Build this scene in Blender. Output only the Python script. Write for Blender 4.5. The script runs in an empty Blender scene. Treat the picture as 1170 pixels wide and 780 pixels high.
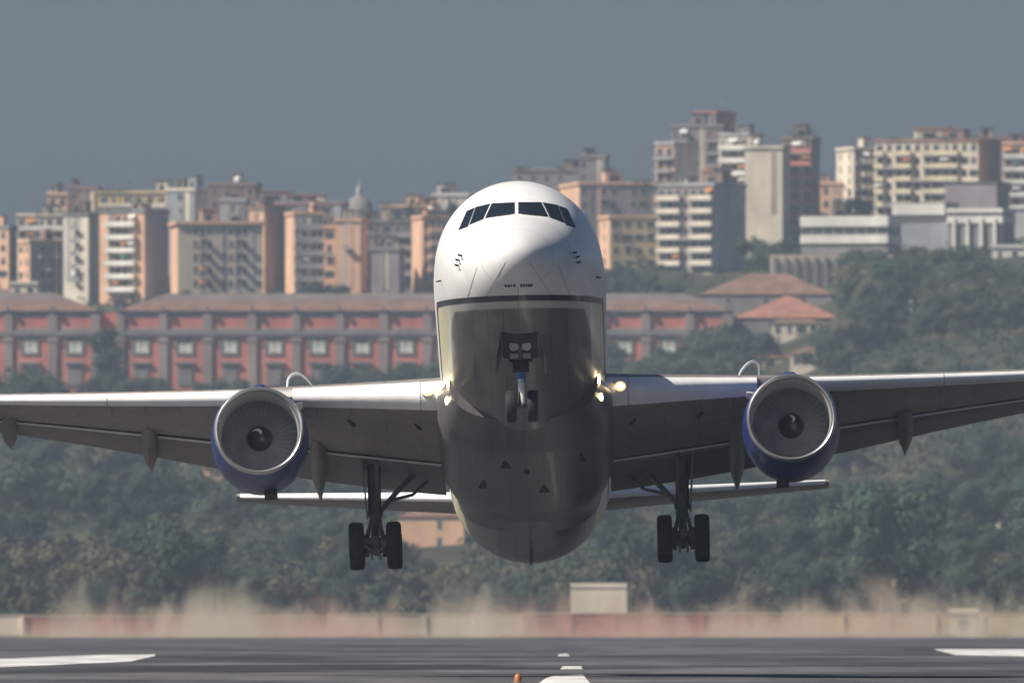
import bpy, bmesh, math, random
from mathutils import Vector, Matrix
from mathutils.bvhtree import BVHTree

R = math.radians
sc = bpy.context.scene
COL = sc.collection

# ------------------------------------------------------------------ camera
FPX = 21900.0                 # focal length in pixels of a 1170 px wide frame
CAMZ = 1.5
YH = 716.0                    # row of the true horizon
cam_d = bpy.data.cameras.new('camera')
cam_d.sensor_width = 36.0
cam_d.lens = 36.0 * FPX / 1170.0
cam_d.clip_start = 1.0
cam_d.clip_end = 40000.0
cam_d.dof.use_dof = True
cam_d.dof.focus_distance = 572.0
cam_d.dof.aperture_fstop = 4.0
cam = bpy.data.objects.new('camera', cam_d)
COL.objects.link(cam)
cam.location = (0, 0, CAMZ)
cam.rotation_euler = (R(90) + math.atan((YH - 390.0) / FPX), 0, 0)
sc.camera = cam

# ------------------------------------------------------------------ light
SUN_TO = Vector((-0.68, -0.25, 0.69)).normalized()       # towards the sun
elev = math.asin(SUN_TO.z)
azim = math.atan2(SUN_TO.x, SUN_TO.y)                    # clockwise from +Y
w = bpy.data.worlds.new('World')
sc.world = w
w.use_nodes = True
nt = w.node_tree
bg = nt.nodes['Background']
sky = nt.nodes.new('ShaderNodeTexSky')
sky.sky_type = 'NISHITA'
sky.sun_disc = False
sky.sun_elevation = elev
sky.sun_rotation = azim
sky.altitude = 0
sky.air_density = 0.6
sky.dust_density = 2.2
sky.ozone_density = 4.5
nt.links.new(sky.outputs[0], bg.inputs['Color'])
bg.inputs['Strength'].default_value = 0.05
sun_d = bpy.data.lights.new('sun', 'SUN')
sun_d.energy = 5.0
sun_d.angle = R(0.5)
sun_d.color = (1.0, 0.93, 0.82)
sun = bpy.data.objects.new('sun', sun_d)
COL.objects.link(sun)
sun.rotation_euler = SUN_TO.to_track_quat('Z', 'Y').to_euler()
vs = sc.view_settings
vs.view_transform = 'Standard'
vs.look = 'None'
vs.gamma = 1.0
vs.exposure = 0.35
vs.use_curve_mapping = False
try:
    sc.cycles.use_denoising = True
    sc.cycles.max_bounces = 6
    sc.cycles.diffuse_bounces = 3
    sc.cycles.transparent_max_bounces = 8
    sc.cycles.volume_max_steps = 128
except Exception:
    pass
HAZE_DENS = 0.000064

# ------------------------------------------------------------------ helpers
def m_px(d):
    return d / FPX                        # metres per photo pixel at distance d

def at(px, py, d):
    return Vector(((px - 585.0) * d / FPX, d, CAMZ + (YH - py) * d / FPX))

def ss(a, b, t):
    t = max(0.0, min(1.0, (t - a) / (b - a)))
    return t * t * (3 - 2 * t)

def lerp_table(tab, t):
    if t <= tab[0][0]:
        return tab[0][1]
    for (a, va), (b, vb) in zip(tab, tab[1:]):
        if t <= b:
            return va + (vb - va) * (t - a) / (b - a)
    return tab[-1][1]

class MB:
    """collects vertices and faces of ONE mesh"""
    def __init__(self):
        self.v, self.f, self.mi = [], [], []
    def vert(self, p):
        self.v.append(tuple(p)); return len(self.v) - 1
    def face(self, idx, mi=0):
        self.f.append(tuple(idx)); self.mi.append(mi)
    def poly(self, pts, mi=0):
        self.face([self.vert(p) for p in pts], mi)
    def box(self, x0, x1, y0, y1, z0, z1, mi=0, mat=None):
        P = [(x0,y0,z0),(x1,y0,z0),(x1,y1,z0),(x0,y1,z0),(x0,y0,z1),(x1,y0,z1),(x1,y1,z1),(x0,y1,z1)]
        if mat is not None:
            P = [mat @ Vector(p) for p in P]
        i = [self.vert(p) for p in P]
        for q in ((0,3,2,1),(4,5,6,7),(0,1,5,4),(1,2,6,5),(2,3,7,6),(3,0,4,7)):
            self.face([i[k] for k in q], mi)
    def loft(self, rings, mi=0, cap=True, closed=True):
        R_ = [[self.vert(p) for p in r] for r in rings]
        n = len(R_[0])
        for a, b in zip(R_, R_[1:]):
            for k in range(n if closed else n - 1):
                k2 = (k + 1) % n
                self.face((a[k], a[k2], b[k2], b[k]), mi)
        if cap:
            self.face(R_[0][::-1], mi); self.face(R_[-1], mi)
    def tube(self, pts, r, n=10, mi=0, cap=True):
        pts = [Vector(p) for p in pts]
        rr = r if isinstance(r, (list, tuple)) else [r] * len(pts)
        rings = []
        up = None
        for i, p in enumerate(pts):
            t = (pts[min(i + 1, len(pts) - 1)] - pts[max(i - 1, 0)]).normalized()
            if up is None:
                up = Vector((0, 0, 1)) if abs(t.z) < 0.9 else Vector((1, 0, 0))
            a = t.cross(up).normalized()
            b = a.cross(t).normalized()
            up = b
            rings.append([p + (a * math.cos(2*math.pi*k/n) + b * math.sin(2*math.pi*k/n)) * rr[i] for k in range(n)])
        self.loft(rings, mi, cap)
    def revolve(self, prof, c, n=48, mi=0):
        """profile (s, r) round an axis along +y through c"""
        rings = [[(c[0] + r*math.cos(2*math.pi*k/n), c[1] + s, c[2] + r*math.sin(2*math.pi*k/n)) for k in range(n)] for s, r in prof]
        self.loft(rings, mi, cap=False)
    def build(self, name, mats, parent=None, smooth=False, angle=35, recalc=True):
        me = bpy.data.meshes.new(name)
        me.from_pydata(self.v, [], self.f)
        if not isinstance(mats, (list, tuple)):
            mats = [mats]
        for m in mats:
            me.materials.append(m)
        for p, k in zip(me.polygons, self.mi):
            p.material_index = k
        if recalc:
            bm = bmesh.new(); bm.from_mesh(me)
            bmesh.ops.recalc_face_normals(bm, faces=bm.faces)
            bm.to_mesh(me); bm.free()
        if smooth:
            me.shade_smooth()
            try:
                me.set_sharp_from_angle(angle=R(angle))
            except Exception:
                pass
        me.update()
        o = bpy.data.objects.new(name, me)
        COL.objects.link(o)
        if parent is not None:
            o.parent = parent
        return o

def tag(o, label=None, cat=None, group=None, kind=None):
    if label: o['label'] = label
    if cat: o['category'] = cat
    if group: o['group'] = group
    if kind: o['kind'] = kind
    return o

def empty(name, loc=(0,0,0), label=None, cat=None, group=None):
    o = bpy.data.objects.new(name, None)
    o.empty_display_size = 0.5
    COL.objects.link(o)
    o.location = loc
    return tag(o, label, cat, group)

def inst(src, parent, loc=(0,0,0), rz=0.0, scale=None):
    c = src.copy(); COL.objects.link(c)
    c.parent = parent; c.location = loc; c.rotation_euler = (0, 0, rz)
    if scale: c.scale = scale
    return c

# ------------------------------------------------------------------ materials
def mat(name, col, rough=0.6, metal=0.0, var=0.15, scale=2.0, spec=0.5, coat=0.0, bump=0.0, stretch=(1,1,1), rnd=0.0, trans=None):
    m = bpy.data.materials.new(name)
    m.use_nodes = True
    n = m.node_tree.nodes; l = m.node_tree.links
    b = n['Principled BSDF']
    b.inputs['Roughness'].default_value = rough
    b.inputs['Metallic'].default_value = metal
    b.inputs['Specular IOR Level'].default_value = spec
    b.inputs['Coat Weight'].default_value = coat
    tc = n.new('ShaderNodeTexCoord'); mp = n.new('ShaderNodeMapping')
    mp.inputs['Scale'].default_value = stretch
    nz = n.new('ShaderNodeTexNoise'); nz.inputs['Scale'].default_value = scale; nz.inputs['Detail'].default_value = 6
    l.new(tc.outputs['Object'], mp.inputs['Vector']); l.new(mp.outputs[0], nz.inputs['Vector'])
    rp = n.new('ShaderNodeValToRGB')
    rp.color_ramp.elements[0].position = 0.3; rp.color_ramp.elements[1].position = 0.72
    rp.color_ramp.elements[0].color = (*[max(0, c*(1-var)) for c in col], 1)
    rp.color_ramp.elements[1].color = (*[min(1, c*(1+var)) for c in col], 1)
    l.new(nz.outputs['Fac'], rp.inputs[0])
    out = rp.outputs[0]
    if rnd > 0:
        oi = n.new('ShaderNodeObjectInfo')
        mr = n.new('ShaderNodeMapRange'); mr.inputs['To Min'].default_value = 1-rnd; mr.inputs['To Max'].default_value = 1+rnd
        l.new(oi.outputs['Random'], mr.inputs['Value'])
        hv = n.new('ShaderNodeHueSaturation')
        l.new(mr.outputs[0], hv.inputs['Value']); l.new(out, hv.inputs['Color'])
        mr2 = n.new('ShaderNodeMapRange'); mr2.inputs['To Min'].default_value = 0.5+rnd*0.07; mr2.inputs['To Max'].default_value = 0.5-rnd*0.10
        l.new(oi.outputs['Random'], mr2.inputs['Value']); l.new(mr2.outputs[0], hv.inputs['Hue'])
        out = hv.outputs[0]
    l.new(out, b.inputs['Base Color'])
    if bump > 0:
        bp = n.new('ShaderNodeBump'); bp.inputs['Strength'].default_value = bump
        l.new(nz.outputs['Fac'], bp.inputs['Height']); l.new(bp.outputs[0], b.inputs['Normal'])
    m['col'] = col
    return m

def emis(name, col, s):
    m = bpy.data.materials.new(name); m.use_nodes = True
    b = m.node_tree.nodes['Principled BSDF']
    b.inputs['Base Color'].default_value = (*col, 1)
    b.inputs['Emission Color'].default_value = (*col, 1)
    b.inputs['Emission Strength'].default_value = s
    return m

def fuselage_material():
    m = bpy.data.materials.new('fuselage_paint'); m.use_nodes = True
    n = m.node_tree.nodes; l = m.node_tree.links
    b = n['Principled BSDF']
    tc = n.new('ShaderNodeTexCoord'); sp = n.new('ShaderNodeSeparateXYZ')
    l.new(tc.outputs['Object'], sp.inputs[0])
    def M(op, a, c=None, cl=False):
        q = n.new('ShaderNodeMath'); q.operation = op; q.use_clamp = cl
        for i, x in enumerate((a, c)):
            if x is None: continue
            if isinstance(x, (int, float)): q.inputs[i].default_value = x
            else: l.new(x, q.inputs[i])
        return q.outputs[0]
    S, Z = sp.outputs['Y'], sp.outputs['Z']
    # height of the cheat line: climbs aft along the nose, then runs level
    zb = M('MINIMUM', M('ADD', M('MULTIPLY', S, 0.185), -2.16), -0.72)
    h = M('SUBTRACT', Z, zb)
    white = M('MULTIPLY', M('SUBTRACT', h, 0.085), 80, True)             # 1 above the line
    stripe_low = M('MULTIPLY', M('ADD', h, 0.085), 80, True)             # 1 above the line's lower edge
    zg = M('MINIMUM', M('SUBTRACT', zb, 0.13), -1.42)
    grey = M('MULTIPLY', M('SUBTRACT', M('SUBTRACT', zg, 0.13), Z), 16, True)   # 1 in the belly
    nz = n.new('ShaderNodeTexNoise'); nz.inputs['Scale'].default_value = 1.3; nz.inputs['Detail'].default_value = 8
    mp = n.new('ShaderNodeMapping'); mp.inputs['Scale'].default_value = (1.6, 0.25, 1.6)
    l.new(tc.outputs['Object'], mp.inputs[0]); l.new(mp.outputs[0], nz.inputs['Vector'])
    def mix(f, a, c):
        q = n.new('ShaderNodeMix'); q.data_type = 'RGBA'
        l.new(f, q.inputs['Factor'])
        for k, x in (('A', a), ('B', c)):
            s = [i for i in q.inputs if i.name == k and i.type == 'RGBA'][0]
            if isinstance(x, tuple): s.default_value = (*x, 1)
            else: l.new(x, s)
        return [o for o in q.outputs if o.type == 'RGBA'][0]
    cream = (0.74, 0.68, 0.42)
    aft = M('MULTIPLY', M('SUBTRACT', S, 4.0), 0.25, True)
    band = mix(aft, (0.50, 0.50, 0.49), cream)
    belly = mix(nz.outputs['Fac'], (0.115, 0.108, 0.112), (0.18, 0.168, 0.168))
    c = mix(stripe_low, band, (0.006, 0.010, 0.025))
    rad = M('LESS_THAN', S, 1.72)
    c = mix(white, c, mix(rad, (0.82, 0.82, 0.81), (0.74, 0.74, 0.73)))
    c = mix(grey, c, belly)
    # panel joints: thin darker rings and the radome joint
    br = n.new('ShaderNodeTexBrick'); br.inputs['Scale'].default_value = .55; br.inputs['Mortar Size'].default_value = .008
    br.inputs['Color1'].default_value = (1, 1, 1, 1); br.inputs['Color2'].default_value = (.86, .86, .87, 1); br.inputs['Mortar'].default_value = (.42, .42, .42, 1)
    cb = n.new('ShaderNodeCombineXYZ'); l.new(S, cb.inputs[0]); l.new(sp.outputs['X'], cb.inputs[1]); l.new(cb.outputs[0], br.inputs['Vector'])
    mu = n.new('ShaderNodeMix'); mu.data_type = 'RGBA'; mu.blend_type = 'MULTIPLY'; mu.inputs['Factor'].default_value = 1
    a_, b_ = [i for i in mu.inputs if i.type == 'RGBA']
    l.new(belly, a_); l.new(br.outputs['Color'], b_); belly2 = [o for o in mu.outputs if o.type == 'RGBA'][0]
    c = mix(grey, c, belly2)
    keel = M('LESS_THAN', M('ABSOLUTE', sp.outputs['X']), .012)
    c = mix(M('MULTIPLY', M('MULTIPLY', keel, M('LESS_THAN', Z, -1.7)), .6), c, (.03, .03, .03))
    seam = M('LESS_THAN', M('ABSOLUTE', M('SUBTRACT', M('FRACT', M('MULTIPLY', M('ADD', S, 0.3), 0.5)), 0.5)), 0.004)
    c = mix(M('MULTIPLY', seam, 0.45), c, (0.18, 0.18, 0.18))
    dirt = M('MULTIPLY', M('SUBTRACT', nz.outputs['Fac'], 0.45), 0.5, True)
    c = mix(dirt, c, (0.35, 0.33, 0.31))
    l.new(c, b.inputs['Base Color'])
    b.inputs['Roughness'].default_value = 0.34
    b.inputs['Coat Weight'].default_value = 0.15
    b.inputs['Coat Roughness'].default_value = 0.08
    return m

M_ = {}
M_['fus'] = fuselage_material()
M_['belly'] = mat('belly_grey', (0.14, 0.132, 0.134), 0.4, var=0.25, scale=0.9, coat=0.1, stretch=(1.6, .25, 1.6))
M_['wing'] = mat('wing_grey', (0.265, 0.24, 0.228), 0.45, var=0.15, scale=0.8, stretch=(1, .4, 1))
M_['flap'] = mat('flap_grey', (0.215, 0.195, 0.188), 0.45, var=0.12, scale=0.9)
M_['slat'] = mat('slat_metal', (0.84, 0.84, 0.84), 0.3, metal=0.0, var=0.08, scale=2.2)
M_['lip'] = mat('lip_metal', (0.55, 0.55, 0.56), 0.32, metal=0.85, var=0.06, scale=3)
M_['nacelle'] = mat('nacelle_blue', (0.012, 0.030, 0.16), 0.35, var=0.15, scale=1.5, coat=0.15)
M_['duct'] = mat('duct_grey', (0.38, 0.38, 0.39), 0.4, var=0.08, scale=4)
M_['fan'] = mat('fan_blade', (0.20, 0.20, 0.21), 0.6, metal=0.0, var=0.2)
M_['spin'] = mat('spinner_black', (0.02, 0.02, 0.025), 0.3, var=0.1)
M_['spiral'] = mat('spinner_white', (0.85, 0.85, 0.85), 0.4, var=0.03)
M_['hot'] = mat('exhaust_metal', (0.18, 0.16, 0.15), 0.4, metal=0.8)
M_['tyre'] = mat('tyre_rubber', (0.013, 0.014, 0.018), 0.75, var=0.2, scale=6)
M_['rim'] = mat('wheel_rim', (0.10, 0.10, 0.11), 0.45, metal=0.3)
M_['gear'] = mat('gear_grey', (0.12, 0.12, 0.13), 0.42, var=0.25, scale=5)
M_['gearwhite'] = mat('gear_white', (0.75, 0.75, 0.73), 0.4, var=0.1, scale=4)
M_['gearblue'] = mat('gear_blue', (0.06, 0.16, 0.38), 0.35, var=0.1)
M_['chrome'] = mat('oleo_chrome', (0.8, 0.8, 0.8), 0.12, metal=1.0, var=0.03)
M_['black'] = mat('bay_black', (0.022, 0.023, 0.028), 0.7, var=0.2)
M_['glass'] = mat('cockpit_glass', (0.012, 0.018, 0.028), 0.06, var=0.3, scale=1.5, spec=0.7)
M_['seal'] = mat('window_seal', (0.03, 0.03, 0.035), 0.5)
M_['white'] = mat('white_paint', (0.8, 0.8, 0.79), 0.3, var=0.05)
M_['lens'] = mat('lamp_lens', (0.75, 0.78, 0.78), 0.3)
M_['lamp'] = emis('landing_lamp', (1.0, 0.80, 0.45), 9.0)
M_['lampring'] = emis('lamp_halo', (1.0, 0.62, 0.26), 1.5)  # orange emission on this ring imitates the lamp's warm halo
M_['strip'] = mat('diverter_strip', (0.55, 0.55, 0.55), 0.4)

# ================================================================== SETTING
def terrain(X, d):
    """height of the ground at (X, d)"""
    if d <= 2740: return 0.0
    u = 0.5 + X / (d * 1170.0 / FPX)
    L = [(2740,0),(3000,3),(3300,12),(3700,26),(4000,39),(4250,50),(4380,58),(4560,79),(4800,94),(5200,99),(6200,80)]
    Rr = [(2740,0),(3000,4),(3300,15),(3700,36),(4000,56),(4250,74),(4450,89),(4650,101),(4900,109),(5200,112),(6200,88)]
    Mid = [(2740,0),(3000,3),(3300,13),(3700,28),(4000,44),(4250,58),(4400,70),(4560,84),(4800,99),(5200,104),(6200,84)]
    l, m, r = lerp_table(L, d), lerp_table(Mid, d), lerp_table(Rr, d)
    z = l + (m - l) * ss(0.42, 0.62, u) + (r - m) * ss(0.70, 0.9, u)
    z += ss(2900, 3500, d) * 1.2 * (math.sin(X * 0.061 + d * 0.011) + math.sin(X * 0.023 - d * 0.019))
    return max(z, 0.0) if d > 2740 else 0.0

M_['grass'] = mat('dry_grass', (0.10, 0.095, 0.05), 0.95, var=0.45, scale=0.05, spec=0.1)
M_['hill'] = mat('hill_scrub', (0.050, 0.052, 0.030), 0.95, var=0.5, scale=0.06, spec=0.1)
def runway_material():
    m = mat('runway_asphalt', (0.062, 0.062, 0.066), 0.8, var=0.3, scale=0.35, spec=0.3, stretch=(1, .03, 1))
    n = m.node_tree.nodes; l = m.node_tree.links
    b = n['Principled BSDF']
    src = b.inputs['Base Color'].links[0].from_socket
    tc = n.new('ShaderNodeTexCoord')
    mp = n.new('ShaderNodeMapping'); mp.inputs['Scale'].default_value = (0.05, 0.012, 1)
    nz = n.new('ShaderNodeTexNoise'); nz.inputs['Scale'].default_value = 1.0; nz.inputs['Detail'].default_value = 5
    l.new(tc.outputs['Object'], mp.inputs[0]); l.new(mp.outputs[0], nz.inputs['Vector'])
    rp = n.new('ShaderNodeValToRGB'); rp.color_ramp.elements[0].position = .42; rp.color_ramp.elements[1].position = .62
    rp.color_ramp.elements[0].color = (.50, .50, .52, 1); rp.color_ramp.elements[1].color = (1.9, 1.85, 1.8, 1)
    l.new(nz.outputs['Fac'], rp.inputs[0])
    mx = n.new('ShaderNodeMix'); mx.data_type = 'RGBA'; mx.blend_type = 'MULTIPLY'
    mx.inputs['Factor'].default_value = 1.0
    a, bb = [i for i in mx.inputs if i.type == 'RGBA']
    l.new(src, a); l.new(rp.outputs[0], bb)
    l.new([o for o in mx.outputs if o.type == 'RGBA'][0], b.inputs['Base Color'])
    return m
M_['asphalt'] = runway_material()
M_['paint'] = mat('runway_paint', (0.60, 0.60, 0.58), 0.7, var=0.4, scale=0.5, stretch=(1, .06, 1))

# ground: one sheet from behind the camera to the far side of the hill
g = MB()
ds = [-400, 0, 300, 800, 1500, 2200, 2739, 2760] + [2800 + 50*i for i in range(54)] + [5550, 5700, 5900, 6200]
us = [-1600, -1000, -700, -450] + [-320 + 16*i for i in range(41)] + [450, 700, 1000, 1600]
grid = [[g.vert((x, d, terrain(x * max(1, d/4500) if abs(x) > 320 else x, d))) for x in us] for d in ds]
for a, b in zip(grid, grid[1:]):
    for k in range(len(us) - 1):
        g.face((a[k], a[k+1], b[k+1], b[k]))
tag(g.build('ground', [M_['hill']], smooth=True, recalc=False), kind='structure')

g = MB(); g.poly([(-130, -300, 0.02), (130, -300, 0.02), (130, 2735, 0.02), (-130, 2735, 0.02)])
tag(g.build('runway', M_['asphalt'], recalc=False), kind='structure')

def ground_quad(name, pts):
    q = MB()
    P = []
    for px, py in pts:
        d = (CAMZ - 0.04) * FPX / (py - YH)
        P.append(((px - 585) * d / FPX, d, 0.04))
    q.poly(P)
    return tag(q.build(name, M_['paint']), kind='structure')
ground_quad('runway_marking', [(-80, 765.5), (-80, 755), (120, 747.5), (178, 747), (176, 749), (150, 755)])
ground_quad('runway_marking', [(1066, 741), (1250, 741), (1250, 750.5), (1092, 747.8)])
ground_quad('runway_marking', [(612, 782), (624, 774), (634, 771), (666, 770), (676, 782)])
ground_quad('runway_marking', [(637, 749), (639, 746.5), (648, 746), (651, 749)])
ground_quad('runway_marking', [(640, 764), (643, 760.5), (664, 760.5), (666, 764)])

# ================================================================== AIRLINER
PITCH = R(10.8); ROLL = R(-1.4); YAW = R(-0.66)
NOSE = Vector((0.126, 552.0, 13.10))
plane = empty('airliner', NOSE, 'white twin engined airliner lifting off the runway, landing gear down, dark blue engines', 'airliner')
plane.rotation_euler = (Matrix.Rotation(YAW, 3, 'Z') @ Matrix.Rotation(-PITCH, 3, 'X') @ Matrix.Rotation(ROLL, 3, 'Y')).to_euler()

BODY = [  # s, top, bottom, half width, height of greatest width
 (0,-.85,-.85,0,-.85),(.1,-.55,-1.18,.40,-.86),(.3,-.30,-1.42,.68,-.87),(.7,.00,-1.73,1.05,-.85),(1.3,.37,-2.02,1.43,-.78),
 (1.9,.72,-2.2,1.69,-.68),(2.5,1.16,-2.33,1.89,-.52),(3.1,1.60,-2.43,2.05,-.36),(3.9,2.02,-2.53,2.21,-.2),(5,2.34,-2.61,2.36,-.08),
 (6.5,2.58,-2.67,2.46,-.02),(9,2.7,-2.7,2.515,0),(20,2.7,-2.7,2.515,0),(34,2.7,-2.7,2.515,0),(38,2.7,-2.48,2.49,.1),
 (43,2.68,-1.5,2.2,.6),(48,2.55,-.2,1.55,1.2),(52,2.25,.9,.8,1.6),(54.2,1.85,1.45,.2,1.65)]

def body_at(s):
    u = math.sqrt(max(s, 0))
    T = [(math.sqrt(r[0]),) + r[1:] for r in BODY]
    for i in range(len(T) - 1):
        if u <= T[i+1][0] + 1e-9:
            break
    out = []
    for c in range(1, 5):
        x0, x1 = T[i][0], T[i+1][0]; y0, y1 = T[i][c], T[i+1][c]
        def slope(j):
            if j <= 0: return (T[1][c]-T[0][c])/(T[1][0]-T[0][0])
            if j >= len(T)-1: return (T[-1][c]-T[-2][c])/(T[-1][0]-T[-2][0])
            a = (T[j][c]-T[j-1][c])/(T[j][0]-T[j-1][0]); b = (T[j+1][c]-T[j][c])/(T[j+1][0]-T[j][0])
            return 0 if a*b <= 0 else 2*a*b/(a+b)
        h = x1-x0; t = (u-x0)/h; m0, m1 = slope(i)*h, slope(i+1)*h
        out.append((2*t**3-3*t*t+1)*y0+(t**3-2*t*t+t)*m0+(-2*t**3+3*t*t)*y1+(t**3-t*t)*m1)
    return out

def body_ring(s, n=72, grow=0.0):
    top, bot, hw, zm = body_at(s)
    ring = []
    for k in range(n):
        a = 2*math.pi*k/n
        c, q = math.cos(a), math.sin(a)
        ring.append(((hw+grow)*c, s, zm + ((top-zm+grow) if q > 0 else (zm-bot+grow))*q))
    return ring

stations = [0.0008*i*i*6 for i in range(1, 30)]
stations = [s for s in stations if s < 3.2] + [3.2 + .25*i for i in range(24)] + [9.2 + 1.0*i for i in range(25)] + [34 + .7*i for i in range(29)] + [54.2]
mb = MB()
rings = [body_ring(s) for s in stations]
mb.loft(rings, cap=False)
tip = mb.vert((0, 0, -.85))
n0 = len(rings[0])
for k in range(n0):
    mb.face((tip, (k+1) % n0, k))
mb.face([len(mb.v) - 1 - n0 + k for k in range(n0)][::1])
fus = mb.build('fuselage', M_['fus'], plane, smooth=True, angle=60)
bvh = BVHTree.FromPolygons([Vector(v) for v in mb.v], [list(f) for f in mb.f])

def cast_view(x, py):
    """where the line of sight of photo row py, x metres from the axis, meets the skin"""
    dz = CAMZ + (YH - py) / 39.42 - NOSE.z
    dy = -12.0
    o = Vector((x, dy*math.cos(PITCH) - dz*math.sin(PITCH), dy*math.sin(PITCH) + dz*math.cos(PITCH)))
    hit = bvh.ray_cast(o, Vector((0, math.cos(PITCH), math.sin(PITCH))))
    return hit[0], hit[1]

def skin_patch(name, quad, off, matx, parent, mirror=1, nu=8, nv=6, thick=0.02):
    """quad corners (x, row): a, b along the top, c, d along the bottom (c under b)"""
    mb = MB(); G = []
    a, b, c, d_ = quad
    for j in range(nv + 1):
        row = []
        for i in range(nu + 1):
            u, v = i/nu, j/nv
            x = (a[0]*(1-u)+b[0]*u)*(1-v)+(d_[0]*(1-u)+c[0]*u)*v
            y = (a[1]*(1-u)+b[1]*u)*(1-v)+(d_[1]*(1-u)+c[1]*u)*v
            p, nrm = cast_view(x, y)
            if nrm.y > 0: nrm = -nrm
            p1, p0 = p + nrm*off, p - nrm*thick
            row.append((mb.vert((p1.x*mirror, p1.y, p1.z)), mb.vert((p0.x*mirror, p0.y, p0.z))))
        G.append(row)
    for j in range(nv):
        for i in range(nu):
            mb.face((G[j][i][0], G[j][i+1][0], G[j+1][i+1][0], G[j+1][i][0]))
    edge = [G[0][i] for i in range(nu+1)] + [G[j][nu] for j in range(1, nv+1)] + [G[nv][i] for i in range(nu-1, -1, -1)] + [G[j][0] for j in range(nv-1, 0, -1)]
    for k in range(len(edge)):
        p, q = edge[k], edge[(k+1) % len(edge)]
        mb.face((p[0], p[1], q[1], q[0]))
    return mb.build(name, matx, parent, smooth=True, angle=40)

k39 = 39.4
panes = [[(2.7,232.6),(27.5,233.0),(35.5,249.3),(2.7,245.0)],
         [(30.5,233.2),(46.0,236.4),(53.5,256.3),(38.8,250.2)],
         [(48.3,237.0),(57.0,240.2),(66.5,261.5),(56.5,258.3)]]
for q in panes:
    for s in (1, -1):
        cx = sum(p[0] for p in q)/4; cy = sum(p[1] for p in q)/4
        big = [((cx+(p[0]-cx)*1.0+(0.8 if p[0]>cx else -0.8))/k39, cy+(p[1]-cy)*1.0+(0.7 if p[1]>cy else -0.7)) for p in q]
        fr = skin_patch('window_seal', big, 0.006, M_['seal'], fus, s)
        skin_patch('cockpit_window', [(p[0]/k39, p[1]) for p in q], 0.012, M_['glass'], fus, s)

for s in (1, -1):
    ribbon_pts = [(s*(6.0 + 1.9*i), 246.3 + .22*i - .0*i) for i in range(9)]
    WIPERS = globals().setdefault('WIPERS', []); WIPERS.append(ribbon_pts)
# nose details: probes, diverter strips, lettering
def ribbon(name, pts, width, matx, parent, off=0.008):
    mb = MB(); prev = None
    P = []
    for (x, y) in pts:
        p, nrm = cast_view(x/k39, y)
        if nrm.y > 0: nrm = -nrm
        P.append((p + nrm*off, nrm))
    L = []
    for i, (p, nrm) in enumerate(P):
        t = (P[min(i+1, len(P)-1)][0] - P[max(i-1, 0)][0]).normalized()
        sd = t.cross(nrm).normalized()*width*.5
        L.append((mb.vert(p+sd), mb.vert(p-sd), mb.vert(p-sd-nrm*.02), mb.vert(p+sd-nrm*.02)))
    for a, b in zip(L, L[1:]):
        for k in range(4):
            mb.face((a[k], a[(k+1) % 4], b[(k+1) % 4], b[k]))
    mb.face(L[0][::-1]); mb.face(L[-1])
    return mb.build(name, matx, parent)
def line(x0, y0, x1, y1, n=8):
    return [(x0+(x1-x0)*i/n, y0+(y1-y0)*i/n) for i in range(n+1)]
for s in (1, -1):
    ribbon('diverter_strip', line(s*14, 302, s*36, 338), 0.035, M_['strip'], fus)
    ribbon('diverter_strip', line(s*46, 306, s*58, 338), 0.03, M_['strip'], fus)
for pts_ in WIPERS:
    ribbon('wiper', pts_, .035, M_['black'], fus, .03)
# two small rows of dark lettering on the nose underside (too small in the photo to read)
for x in (-14, -10.5, -7.5, -4):
    ribbon('nose_lettering', [(x-1.1, 328.5), (x+1.2, 328.2)], 0.10 if x != -7.5 else 0.07, M_['seal'], fus)
for x in (3.6, 6.6, 9.6, 12.4, 15.2):
    ribbon('nose_lettering', [(x-1.1, 328.6), (x+1.1, 328.1)], 0.12 if x != 9.6 else 0.09, M_['seal'], fus)
for s in (1, -1):
    for (dx, dy) in ((63, 292), (66, 297), (67, 303)):
        p, nrm = cast_view(s*dx/k39, dy)
        q = MB()
        q.tube([p - nrm*.02, p + Vector((s*.10, -.03, .01)), p + Vector((s*.12, -.2, 0))], [.035, .028, .014], 8)
        q.build('pitot_probe', M_['black'], fus, smooth=True)
    p, nrm = cast_view(s*88/k39, 318)
    q = MB(); q.tube([p - nrm*.02, p + Vector((s*.16, .02, -.02))], [.03, .02], 8)
    q.build('vane_and_gap_line', M_['black'], fus)
# cabin windows along both flanks
q = MB()
q.loft([[(x, .13*math.cos(a), .19*math.sin(a)) for a in [2*math.pi*k/12 for k in range(12)]] for x in (-.03, .006)])
cw0 = None
for s in (1, -1):
    for i in range(46):
        y = 9.2 + i*0.74
        top, bot, hw, zm = body_at(y)
        z = 0.55
        x = hw*math.sqrt(max(0, 1-((z-zm)/(top-zm))**2))
        if cw0 is None:
            cw0 = q.build('cabin_window', M_['glass'], fus); o = cw0
        else:
            o = cw0.copy(); COL.objects.link(o); o.parent = fus
        o.location = (s*x, y, z); o.rotation_euler = (0, -s*R(11), 0) if s > 0 else (0, R(11), math.pi)
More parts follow.
